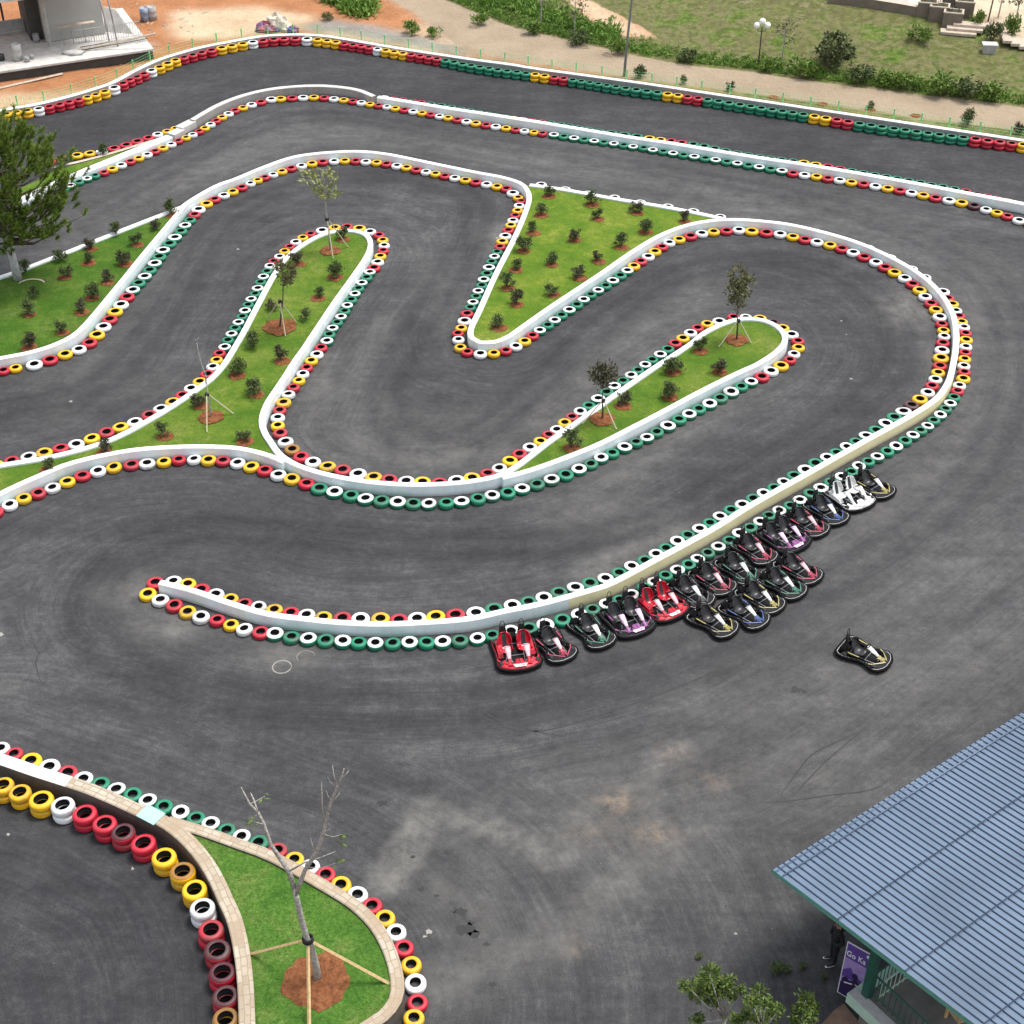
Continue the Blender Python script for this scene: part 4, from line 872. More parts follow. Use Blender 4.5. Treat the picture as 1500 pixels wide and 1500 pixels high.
# leafy trees at the bottom edge
M['leaf_bush'] = leaf_mat('olive_bush_leaves', (.035, .065, .014), (.095, .145, .03), (.22, .25, .08), .8)
def leafy(label, base_px, z, bl_px, n, size, seed, name='tree'):
    b = tree_base(*base_px, z); t = thing(name, label, 'tree', b); rr = random.Random(seed); mb = MB(); BL = []
    fork = Vector((0, 0, 1.15)); mb.tube([(0, 0, 0), fork*.6, fork], [.06, .05, .045], 7)
    for x, y, rp in bl_px:
        c = gy(x, y, b.y+rr.uniform(-.3, .3))-b; BL.append((*c, rp/47.0)); mb.tube([fork, fork.lerp(c, .5)+Vector((0, 0, -.1)), c], [.032, .022, .01], 5)
    mb.build('trunk', M['palebark'], t, True); crown('crown', BL, int(n*1.7), size*.74, M['leaf_bush'], t, seed, .42, .15)
leafy('leafy green young tree with pale forked stem at the bottom edge', (1056,1532), 0, [(1040,1428,13),(1030,1445,17),(1050,1445,17),(1066,1440,12),(1005,1443,10),(1018,1456,12),(1044,1462,14),(1086,1450,8),(1072,1458,9),(1022,1494,10)], 1500, .16, 21)
leafy('loose yellow-green bush right of the leafy young tree', (1110,1545), 0, [(1112,1452,9),(1102,1468,12),(1122,1470,12),(1130,1485,13),(1095,1488,13),(1078,1495,14),(1112,1494,14),(1142,1478,7)], 1000, .15, 22)
leafy('small bush with yellowish top beside the mint parapet', (1185,1540), 0, [(1180,1466,12),(1172,1480,10),(1192,1476,9),(1186,1492,12),(1165,1495,9)], 600, .15, 23)
def weed(x, y, s, label):
    c = g(x, y); o = link('weed', SHR[1], None, (c[0], c[1], 0)); o.scale = (s, s, s*.6); tag(o, label, 'weed', 'weeds growing on the asphalt edge')
weed(1138,1420,.55,'larger dark weed on the asphalt left of the person'); weed(1153,1421,.35,'small weed right beside the larger dark weed'); weed(1176,1416,.3,'tiny weed nearest to the person'); weed(1206,1432,.25,'tiny weed below the feet of the person'); weed(1024,1402,.3,'tiny upright weed above the leafy young tree')
# ------------------------------------------------------------------ karts
def kmat(name, c, rough=.3, metal=0): return pm(name, c, .25, 9, rough, metal, spec=.12 if max(c) < .03 else .5)
M['k_black'] = kmat('kart_black_plastic', (.010, .010, .011), .5); M['k_seat'] = kmat('kart_black_seat', (.032, .032, .034), .35)
M['k_bumper'] = kmat('kart_rubber_bumper', (.006, .006, .0065), .75); M['k_trim'] = kmat('kart_silver_trim', (.66, .66, .64), .3)
M['k_grey'] = kmat('kart_dark_floor', (.012, .012, .0125), .6); M['k_white'] = kmat('kart_white_panel', (.80, .80, .78), .3)
M['k_red'] = kmat('kart_red_panel', (.52, .012, .03), .2); M['k_pink'] = kmat('kart_pink_decal', (.42, .05, .09), .3)
M['k_green'] = kmat('kart_green_decal', (.06, .20, .13), .3); M['k_blue'] = kmat('kart_blue_decal', (.06, .11, .30), .3)
M['k_yellow'] = kmat('kart_yellow_decal', (.40, .34, .12), .3); M['k_purple'] = kmat('kart_purple_decal', (.30, .09, .27), .3); M['k_silver'] = kmat('kart_silver_decal', (.10, .10, .105), .3)
M['k_palepink'] = kmat('kart_pale_pink_panel', (.78, .46, .50), .3); M['k_palepurple'] = kmat('kart_pale_purple_panel', (.78, .55, .76), .3)
OUT1 = [(-1.0, .30), (-.98, .52), (-.85, .64), (-.62, .66), (-.35, .60), (-.05, .50), (.22, .50), (.45, .60), (.66, .66), (.84, .58), (.97, .38), (1.03, .18)]
OUT2 = [(-1.0, .45), (-.97, .70), (-.84, .82), (-.5, .84), (-.1, .80), (.3, .80), (.62, .84), (.82, .76), (.95, .52), (1.02, .22)]
def outline(o, s=1.0, z=.14): return [(x*s, y*s, z) for x, y in o]+[(x*s, -y*s, z) for x, y in reversed(o)]
def seat_mesh(mats):
    prof = [(.02, .20), (-.10, .15), (-.24, .13), (-.36, .16), (-.43, .28), (-.50, .45), (-.57, .60), (-.60, .66)]
    ns, ntt = len(prof), 7; mb = MB(); th = .03
    for lay in (0, 1):
        for i, (x, z) in enumerate(prof):
            for j in range(ntt):
                t = -1+2*j/(ntt-1); hw = .25 if i < 6 else .25-.05*(i-5); wing = .12*abs(t)**3
                xx = x+(wing*.9 if i > 3 else 0)-(th if (lay and i > 3) else 0); zz = z+(wing*.9 if i <= 4 else wing*.15)-(th if (lay and i <= 3) else 0)
                mb.v.append((xx, t*(hw+(th if lay else 0)), zz))
    def idx(l, i, j): return l*ns*ntt+i*ntt+j
    for i in range(ns-1):
        for j in range(ntt-1):
            mid = 1 if 2 <= j <= 3 and i > 2 else 0
            mb.f.append((idx(0, i, j), idx(0, i, j+1), idx(0, i+1, j+1), idx(0, i+1, j))); mb.m.append(mid)
            mb.f.append((idx(1, i, j), idx(1, i+1, j), idx(1, i+1, j+1), idx(1, i, j+1))); mb.m.append(0)
    for i in range(ns-1):
        for j in (0, ntt-1): mb.f.append((idx(0, i, j), idx(0, i+1, j), idx(1, i+1, j), idx(1, i, j))); mb.m.append(0)
    for j in range(ntt-1):
        for i in (0, ns-1): mb.f.append((idx(0, i, j), idx(1, i, j), idx(1, i, j+1), idx(0, i, j+1))); mb.m.append(0)
    return mb.mesh('seat', mats, True)
_km = {}
def make_kart(label, double, body, acc, pale, seatm, trim):
    t = thing('go_kart', label, 'go-kart', group='parked go-karts')
    OUT = OUT2 if double else OUT1; seats = (-.36, .36) if double else (0,)
    mb = MB(); mb.tube(outline(OUT), .068, 8, closed=True); mb.tube(outline(OUT, .94, .13), .055, 8, closed=True)
    # black skirt below the tube
    bump_ = mb.build('bumper', M['k_bumper'], t, True)
    mb = MB(); mb.tube(outline(OUT, .955, .188), .011, 6, closed=True); mb.build('bumper_trim', M[trim], bump_, True)
    mb = MB(); mb.prism([(x*.9, y*.82) for x, y in OUT]+[(x*.9, -y*.82) for x, y in reversed(OUT)], .06, .10)
    mb.build('floor_pan', M['k_grey'], t); mb = MB()
    for sy in (-1, 1): mb.tube([(-.85, sy*.34, .135), (-.3, sy*.36, .135), (.1, sy*.27, .135), (.55, sy*.24, .135), (.8, sy*.12, .16)], .016, 6)
    mb.tube([(-.5, -.36, .135), (-.5, .36, .135)], .014, 5); mb.tube([(.15, -.26, .135), (.15, .26, .135)], .014, 5); mb.tube([(.25, -.4, .16), (.55, -.52, .15)], .012, 5); mb.tube([(.25, .4, .16), (.55, .52, .15)], .012, 5)
    mb.build('chassis_rail', M['steel'], t)
    for sx in (-.62, .60):
        for sy in (-1, 1):
            wm = MB(); hw = .10 if sx < 0 else .07; yy = sy*(.50 if not double else .68)
            wm.lathe([(.05, -hw), (.11, -hw), (.135, -hw*.7), (.135, hw*.7), (.11, hw), (.05, hw)], 16, (sx, yy, .14), close=True, axis='Y'); wo = wm.build('wheel', M['rubber'], t, True)
            hm = MB(); hm.lathe([(.0, -hw*.6), (.055, -hw*.6), (.055, hw*.6), (.0, hw*.6)], 10, (sx, yy, .14), axis='Y'); hm.build('rim', M['steel'], wo)
    # side pods
    for sy in (-1, 1):
        mb = MB(); w0 = .54 if not double else .72
        mb.add([(-.62, sy*w0, .12), (.22, sy*(w0-.10 if not double else w0), .12), (.22, sy*(w0-.22), .12), (-.62, sy*(w0-.22), .12), (-.58, sy*(w0-.03), .30), (.12, sy*(w0-.12 if not double else w0-.03), .25), (.12, sy*(w0-.21), .24), (-.58, sy*(w0-.2), .29)],
               [(3, 2, 1, 0), (4, 5, 6, 7), (0, 1, 5, 4), (1, 2, 6, 5), (2, 3, 7, 6), (3, 0, 4, 7)])
        po = mb.build('side_pod', M[body], t)
        mb = MB(); mb.add([(-.50, sy*(w0-.05), .304), (-.05, sy*(w0-.09), .286), (-.05, sy*(w0-.13), .286), (-.50, sy*(w0-.10), .304)], [(0, 1, 2, 3)]); mb.build('decal', M[acc], po)
    # front nose: crescent deck plus raised coloured pod
    k = .30 if not double else .55; mb = MB()
    n_ = 9; pts = [(x, y) for x, y in OUT if x > .3]; full = pts+[(x, -y) for x, y in reversed(pts)]
    for x, y in full: mb.v += [(x*.93, y*.90, .20), (x*.72+.02, y*.62, .255), (x*.60+.02, y*.55, .13)]
    for i in range(len(full)-1): mb.f += [(3*i, 3*i+1, 3*i+4, 3*i+3), (3*i+1, 3*i+2, 3*i+5, 3*i+4)]; mb.m += [0, 0]
    no = mb.build('nose_cone', M[body], t)
    mb = MB()
    for sy in (-1, 1):
        mb.add([(.52, sy*(k+.20), .258), (.80, sy*(k*.60+.03), .262), (.92, sy*.05, .266), (.90, sy*.04, .272), (.78, sy*(k*.55), .272), (.52, sy*(k+.17), .268)], [(0, 1, 2, 3, 4, 5)])
        mb.add([(.70, sy*(k*.45), .275), (.84, sy*(k*.28), .272), (.86, sy*(k*.14), .276), (.72, sy*(k*.26), .282)], [(0, 1, 2, 3)])
        mb.add([(.66, sy*(k*.30), .285), (.80, sy*.10, .305), (.83, sy*.015, .315), (.58, sy*.015, .345), (.56, sy*.12, .315)], [(0, 1, 2, 3, 4)])
        mb.add([(.40, sy*(k+.25), .255), (.62, sy*(k+.16), .255), (.60, sy*(k+.11), .258), (.40, sy*(k+.20), .258)], [(0, 1, 2, 3)])
    mb.build('decal', M[acc], no)
    if double:
        mb = MB(); mb.add([(.80, -.26, .275), (.93, -.20, .26), (.93, .20, .26), (.80, .26, .275), (.78, 0, .29)], [(0, 1, 2, 3, 4)]); mb.build('number_panel', M['k_white' if body == 'k_red' else pale], no)
    for sy in seats:
        so_ = link('seat', seat_mesh([M[seatm], M['k_seat']]), t, (0, sy, 0))
        # steering column fairing
        mb = MB(); prof = [(.06, .58, .095, .05), (.14, .60, .115, .05), (.34, .50, .095, .06), (.55, .37, .062, .05), (.72, .27, .075, .04), (.82, .265, .10, .03)]
        for x, z, hw, th in prof: mb.v += [(x, sy-hw, z-.02), (x+.01, sy-hw*.55, z+.015), (x+.01, sy+hw*.55, z+.015), (x, sy+hw, z-.02), (x-.03, sy, z-th-.03)]
        for i in range(len(prof)-1):
            for j in range(5): mb.f.append((i*5+j, i*5+(j+1) % 5, i*5+5+(j+1) % 5, i*5+5+j)); mb.m.append(1 if i >= 3 else 0)
        mb.f += [(4, 3, 2, 1, 0), tuple(25+j for j in range(5))]; mb.m += [0, 1]
        mb.build('steering_fairing', [M[pale], M[acc]], t, False)
        mb = MB(); cw = Vector((.06, sy, .60)); ax = Vector((-.62, 0, .78)); u = Vector((.78, 0, .62))
        mb.tube([cw+u*.135*math.cos(a)+Vector((0, .15*math.sin(a), 0)) for a in np.linspace(0, 2*PI, 19)[:-1]], .016, 6, closed=True)
        mb.tube([cw+Vector((0, -.14, 0)), cw, cw+Vector((0, .14, 0))], .012, 5); mb.tube([cw, cw-ax*.25+Vector((0, 0, -.05))], .016, 5)
        mb.build('steering_wheel', M['k_black'], t, True)
        # roll hoop with pad
        mb = MB(); hp = [(-.72, sy-.17, .16), (-.76, sy-.14, .50), (-.80, sy-.085, .92), (-.81, sy-.05, 1.01), (-.815, sy, 1.04), (-.81, sy+.05, 1.01), (-.80, sy+.085, .92), (-.76, sy+.14, .50), (-.72, sy+.17, .16)]
        mb.tube(hp, .013, 6); ho = mb.build('roll_hoop', M['k_black'], t, True)
        mb = MB(); mb.add([(-.745, sy-.155, .40), (-.745, sy+.155, .40), (-.775, sy+.11, .82), (-.775, sy-.11, .82), (-.80, sy-.14, .45), (-.80, sy+.14, .45), (-.83, sy+.10, .80), (-.83, sy-.10, .80)], [(0, 1, 2, 3), (7, 6, 5, 4), (0, 4, 5, 1), (1, 5, 6, 2), (2, 6, 7, 3), (3, 7, 4, 0)])
        mb.build('headrest', M['k_seat'], ho)
    # engine, exhaust and axle behind the seats
    mb = MB(); mb.box((-.74, -.33 if not double else 0, .25), (.26, .30, .22), 0, 0, .02)
    for q in range(5): mb.box((-.74, (-.33 if not double else 0)-.12+q*.06, .38), (.22, .02, .06))
    mb.tube([(-.86, -.2, .2), (-.9, .1, .22), (-.88, .36, .22)], .04, 7); mb.tube([(-.62, -.5, .14), (-.62, .5, .14)], .02, 6)
    mb.build('engine', M['k_black'], t)
    mb = MB(); mb.box((-.66, .34 if not double else .62, .24), (.28, .22, .18), 0, 0, .03); mb.build('fuel_tank', M['k_black'], t)
    for sy in seats:
        for s2 in (-.1, .1):
            mb = MB(); mb.box((.62, sy+s2, .2), (.03, .07, .14), 0, 0, .008); mb.tube([(.62, sy+s2, .1), (.62, sy+s2, .2)], .01, 5); mb.build('pedal', M['steel'], t)
    return t
KS = {'rd': (1, 'k_red', 'k_red', 'k_palepink', 'k_red', 'k_red'), 'pu': (1, 'k_black', 'k_purple', 'k_palepurple', 'k_seat', 'k_silver'), 'wh': (1, 'k_white', 'k_white', 'k_white', 'k_white', 'k_white'),
      'pk': (0, 'k_black', 'k_pink', 'k_palepink', 'k_seat', 'k_trim'), 'gr': (0, 'k_black', 'k_green', 'k_white', 'k_seat', 'k_trim'), 'ye': (0, 'k_black', 'k_yellow', 'k_white', 'k_seat', 'k_trim'), 'bl': (0, 'k_black', 'k_blue', 'k_white', 'k_seat', 'k_trim'), 'sv': (0, 'k_black', 'k_silver', 'k_white', 'k_seat', 'k_trim')}
KARTS = [('rd', 748, 928, 764, 980, 'red two-seat go-kart at the left end of the kart line'),
 ('pk', 793, 925, 828, 962, 'black single go-kart with pink nose right beside the leftmost red kart'),
 ('gr', 847, 904, 888, 944, 'black single go-kart with green nose standing alone before a green tyre'),
 ('pu', 900, 883, 938, 928, 'purple-trimmed two-seat go-kart left of the red one mid-line'),
 ('rd', 947, 862, 990, 904, 'red two-seat go-kart in the middle of the kart line'),
 ('sv', 992, 850, 1033, 884, 'plain black go-kart touching the right side of the middle red kart'),
 ('pk', 1023, 831, 1066, 866, 'black go-kart with pink nose in the back row, next to plain black one'),
 ('gr', 1062, 816, 1104, 850, 'black go-kart with dull green nose in the back row'),
 ('pk', 1082, 788, 1129, 821, 'black go-kart with red nose in the back row left of purple two-seater'),
 ('pu', 1127, 768, 1170, 802, 'purple-trimmed two-seat go-kart in the right half of the kart line'),
 ('pk', 1160, 750, 1203, 780, 'black go-kart with red nose between purple two-seater and blue kart'),
 ('bl', 1188, 731, 1234, 764, 'black go-kart with blue nose just left of the white two-seater'),
 ('wh', 1222, 707, 1268, 744, 'white two-seat go-kart near the right end of the kart line'),
 ('ye', 1254, 694, 1303, 726, 'black go-kart with yellow nose at the far right end of the line'),
 ('ye', 1020, 893, 1070, 926, 'black go-kart with yellow nose leftmost in the front row'),
 ('bl', 1066, 880, 1116, 914, 'black go-kart with blue nose second in the front row'),
 ('ye', 1089, 858, 1140, 892, 'black go-kart with gold nose in the middle of the front row'),
 ('gr', 1121, 838, 1172, 871, 'black go-kart with green nose fourth in the front row'),
 ('pk', 1145, 818, 1195, 848, 'black go-kart with red nose rightmost in the front row'),
 ('ye', 1234, 940, 1300, 974, 'black go-kart with yellow nose parked alone on open asphalt')]
protos = {}
for sch, x0, y0, x1, y1, lab in KARTS:
    a = Vector((*g(x0, y0, .2), 0)); b = Vector((*g(x1, y1, .15), 0)); c = (a+b)/2; rz = math.atan2(b.y-a.y, b.x-a.x)+RNG.uniform(-.05, .05)
    if sch not in protos:
        protos[sch] = make_kart(lab, *KS[sch]); o = protos[sch]; o.location = (c.x, c.y, 0.002); o.rotation_euler.z = rz; o.scale = (.86,)*3 if not KS[sch][0] else (.9,)*3
    else: o = dup(protos[sch], (c.x, c.y, 0.002), rz, lab)
    if not KS[sch][0]: pass
# ------------------------------------------------------------------ pavilion with blue roof
M['roof'] = pm('blue_coated_roof_sheet', (.122, .176, .252), .3, .45, .5, .0)
M['roofrib'] = pm('navy_rib_shade', (.03, .05, .09), .2, 3, .45, .1)  # navy puts the ribs' shade lines into the colour; seams and screws share it
P0 = Vector((*g(1137, 1278, 3.6), 0)); E = Vector((.8117, .5841, 0)); N = Vector((.5841, -.8117, 0)); ZE, SL = 3.6, .142
pav = thing('pavilion', 'open pavilion with blue ribbed metal roof in the near right corner', 'building', P0)
def pv(e, s, z): return E*e+N*s+Vector((0, 0, z))
def rz_(s): return ZE+SL*s
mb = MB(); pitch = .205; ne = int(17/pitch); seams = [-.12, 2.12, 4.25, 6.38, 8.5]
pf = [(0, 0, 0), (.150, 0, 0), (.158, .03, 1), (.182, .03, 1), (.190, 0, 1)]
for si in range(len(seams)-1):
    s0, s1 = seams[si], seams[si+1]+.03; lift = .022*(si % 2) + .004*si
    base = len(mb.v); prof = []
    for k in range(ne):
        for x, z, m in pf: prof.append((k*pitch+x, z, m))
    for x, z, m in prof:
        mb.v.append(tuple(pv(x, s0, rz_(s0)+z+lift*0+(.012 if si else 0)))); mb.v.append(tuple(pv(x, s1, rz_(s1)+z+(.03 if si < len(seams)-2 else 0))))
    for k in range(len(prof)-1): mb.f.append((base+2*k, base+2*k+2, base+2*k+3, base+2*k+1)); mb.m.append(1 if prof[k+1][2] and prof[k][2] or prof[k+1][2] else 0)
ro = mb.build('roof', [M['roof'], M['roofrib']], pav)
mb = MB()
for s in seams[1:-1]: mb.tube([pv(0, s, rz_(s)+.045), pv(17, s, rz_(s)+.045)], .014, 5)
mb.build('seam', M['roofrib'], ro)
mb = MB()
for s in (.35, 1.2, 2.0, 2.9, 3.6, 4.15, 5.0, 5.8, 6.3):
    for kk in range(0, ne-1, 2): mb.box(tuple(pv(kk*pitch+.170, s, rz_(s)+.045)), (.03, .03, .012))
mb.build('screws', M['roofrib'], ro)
mb = MB(); mb.tube([pv(-.02, -.02, rz_(0)-.03), pv(17, -.02, rz_(0)-.03)], .05, 6); mb.tube([pv(0, .22, rz_(.22)+.05), pv(17, .22, rz_(.22)+.05)], .018, 5, 1); mb.build('gutter', [M['roof'], M['roof']], ro, True)
mb = MB(); mb.tube([pv(-.03, -.12, rz_(-.12)-.02), pv(-.03, 8.5, rz_(8.5)-.02)], .055, 4); mb.build('verge_trim', M['dkgreen'], ro)
for s in (.5, 2.5, 4.5, 6.5):
    mb = MB(); mb.tube([pv(.15, s, rz_(s)-.13), pv(17, s, rz_(s)-.13)], .05, 4); mb.build('purlin', M['dkgreen'], ro)
PZ = 1.15; _q = Vector((*g(1241, 1455, PZ), 0))-P0; e0, s0 = _q.dot(E), _q.dot(N)
_q = Vector((*g(1269, 1458, PZ), 0))-P0; ec, sc0 = _q.dot(E), _q.dot(N)
def obox(mb, e1, e2, s1, s2, z1, z2, mi=0):
    q = [pv(e1, s1, z1), pv(e2, s1, z1), pv(e2, s2, z1), pv(e1, s2, z1), pv(e1, s1, z2), pv(e2, s1, z2), pv(e2, s2, z2), pv(e1, s2, z2)]
    mb.add(q, [(0, 1, 2, 3), (7, 6, 5, 4), (4, 5, 1, 0), (5, 6, 2, 1), (6, 7, 3, 2), (7, 4, 0, 3)], mi)
mb = MB(); obox(mb, e0+.30, 16, s0+.30, 9, 0, PZ-.06); mb.build('floor_slab', M['slab'], pav)
mb = MB(); obox(mb, e0, e0+.34, s0, 9, PZ-.36, PZ); obox(mb, e0+.343, 16, s0, s0+.3, PZ-.36, PZ-.003); pm_ = mb.build('parapet', M['mint'], pav)
mb = MB(); obox(mb, e0+.02, e0+.32, s0+.02, 9, PZ+.002, PZ+.03); mb.build('coping', M['concrete'], pm_)
for e, s in ((ec, sc0), (ec, sc0+4.2), (ec+5.6, sc0), (ec+11, sc0)):
    mb = MB(); obox(mb, e-.10, e+.10, s-.10, s+.10, PZ-.06, rz_(s)-.15); mb.build('column', M['dkgreen'], pav)
def railing(a, b, z0, h, n, mat, nm='railing'):
    mb = MB(); mb.tube([pv(*a, z0+h), pv(*b, z0+h)], .03, 6); mb.tube([pv(*a, z0+.12), pv(*b, z0+.12)], .02, 5)
    for i in range(n+1):
        t = i/n; e, s = a[0]+(b[0]-a[0])*t, a[1]+(b[1]-a[1])*t; mb.tube([pv(e, s, z0), pv(e, s, z0+h)], .013, 5)
    mb.build(nm, mat, pav)
railing((ec+.12, sc0+.1), (ec+.12, 8.8), PZ-.06, .85, 34, M['dkgreen']); railing((ec+.1, sc0+.02), (ec+5.5, sc0+.02), PZ-.06, .85, 36, M['dkgreen'])
railing((ec+.2, sc0+.25), (ec+1.8, sc0+.25), PZ-.06, .7, 9, M['mint'])
bo = Vector((*g(1385, 1490, PZ-.05), PZ-.05))
mb = MB()
mb.box((0, 0, .55), (.07, .06, 1.1), 0); mb.box((.75, .35, .55), (.07, .06, 1.1), 0); mb.box((.37, .18, 1.05), (1.0, .06, .10), math.atan2(.35, .75)); mb.box((.45, .1, .5), (1.1, .9, .05), .4)
tag(mb.build('timber_table', M['wood'], None, loc=bo), 'orange timber table under the edge of the blue roof', 'table')
# paving beside the pavilion
mb = MB(); z = .006; q = [g(*p) for p in ((1198,1506),(1222,1480),(1236,1470),(1285,1530),(1250,1560),(1190,1540))]; mb.add([(x, y, z) for x, y in q], [tuple(range(6))]); tag(mb.build('paving', M['paver']), kind='structure')
# banner
BA = Vector((*g(1226, 1453, .02), .02)); BD = Vector((.79, -.61, 0)).normalized(); BN = Vector((BD.y, -BD.x, 0)); BN = BN if BN.y < 0 else -BN
BWd, BH = .76, 2.12
def bp_(u, v, off=0.0): return BD*u+Vector((0, 0, v))-BN*(.18*(v/BH))*0+BN*off
M['ban_top'] = pm('banner_violet_print', (.13, .07, .33), .2, 2, .45); M['ban_mid'] = pm('banner_lilac_print', (.46, .35, .62), .2, 2.5, .45, 0, 0, (.30, .20, .50)); M['ban_dark'] = pm('banner_dark_print', (.035, .02, .085), .2, 3, .45); M['ban_white'] = pm('banner_white_print', (.82, .80, .86), .05, 3, .45)
ban = thing('banner', 'purple standing banner with a kart racer picture beside the pavilion column', 'banner', BA)
mb = MB(); t_ = .02
def bquad(mb, u0, v0, u1, v1, off, mi=0): mb.add([bp_(u0, v0, off), bp_(u1, v0, off), bp_(u1, v1, off), bp_(u0, v1, off)], [(0, 1, 2, 3)], mi)
mb.add([bp_(0, 0, 0), bp_(BWd, 0, 0), bp_(BWd, BH, 0), bp_(0, BH, 0), bp_(0, 0, -t_), bp_(BWd, 0, -t_), bp_(BWd, BH, -t_), bp_(0, BH, -t_)], [(0, 1, 2, 3), (7, 6, 5, 4), (0, 4, 5, 1), (1, 5, 6, 2), (2, 6, 7, 3), (3, 7, 4, 0)])
mb.build('frame', M['ban_white'], ban)
mb = MB(); bquad(mb, .025, BH*.72, BWd-.025, BH-.03, .004, 0); bquad(mb, .025, BH*.24, BWd-.025, BH*.72, .004, 1); bquad(mb, .025, .03, BWd-.025, BH*.24, .004, 2)
def bpoly(mb, pts, off, mi): mb.add([bp_(u*BWd, v*BH, off) for u, v in pts], [tuple(range(len(pts)))], mi)
bpoly(mb, [(.04, .48), (.30, .58), (.42, .50), (.62, .46), (.9, .40), (.9, .36), (.04, .36)], .006, 0)
bpoly(mb, [(.06, .22), (.08, .33), (.2, .38), (.32, .34), (.45, .36), (.5, .42), (.60, .44), (.62, .40), (.70, .36), (.82, .32), (.9, .26), (.9, .22)], .008, 2)
bpoly(mb, [(.50+.11*math.cos(a), .46+.055*math.sin(a)) for a in np.linspace(0, 2*PI, 17)[:-1]], .010, 2)
bpoly(mb, [(.15, .27), (.45, .31), (.47, .29), (.18, .25)], .010, 3); bpoly(mb, [(.55, .33), (.75, .31), (.74, .29), (.56, .31)], .010, 3)
bpoly(mb, [(.80+.06*math.cos(a), .93+.028*math.sin(a)) for a in np.linspace(0, 2*PI, 17)[:-1]], .008, 3)
mb.build('print', [M['ban_top'], M['ban_mid'], M['ban_dark'], M['ban_white']], ban)
tc = bpy.data.curves.new('lettering', 'FONT'); tc.body = 'Go Ka'; tc.size = .30; tc.extrude = .002; tc.space_character = 1.05; tc.offset = .006
to = bpy.data.objects.new('lettering', tc); C.objects.link(to); bpy.context.view_layer.update()
dg = bpy.context.evaluated_depsgraph_get(); tme = bpy.data.meshes.new_from_object(to.evaluated_get(dg)); bpy.data.objects.remove(to); tme.materials.clear(); tme.materials.append(M['ban_white'])
w_ = max(v.co.x for v in tme.vertices); sc_ = (BWd*1.42)/w_
for v in tme.vertices:
    p = bp_(.04+v.co.x*sc_*.50, BH*.765+v.co.y*.95, .008+v.co.z*.5); v.co = p
link('lettering', tme, ban)
mb = MB(); mb.tube([bp_(.1, 0, -.03), bp_(.1, 0, -.03)-BN*.5+Vector((0, 0, -.10))], .012, 5); mb.tube([bp_(.1, BH*.7, -.02), bp_(.1, 0, -.03)-BN*.5+Vector((0, 0, -.10))], .012, 5); mb.build('stand', M['darksteel'], ban)
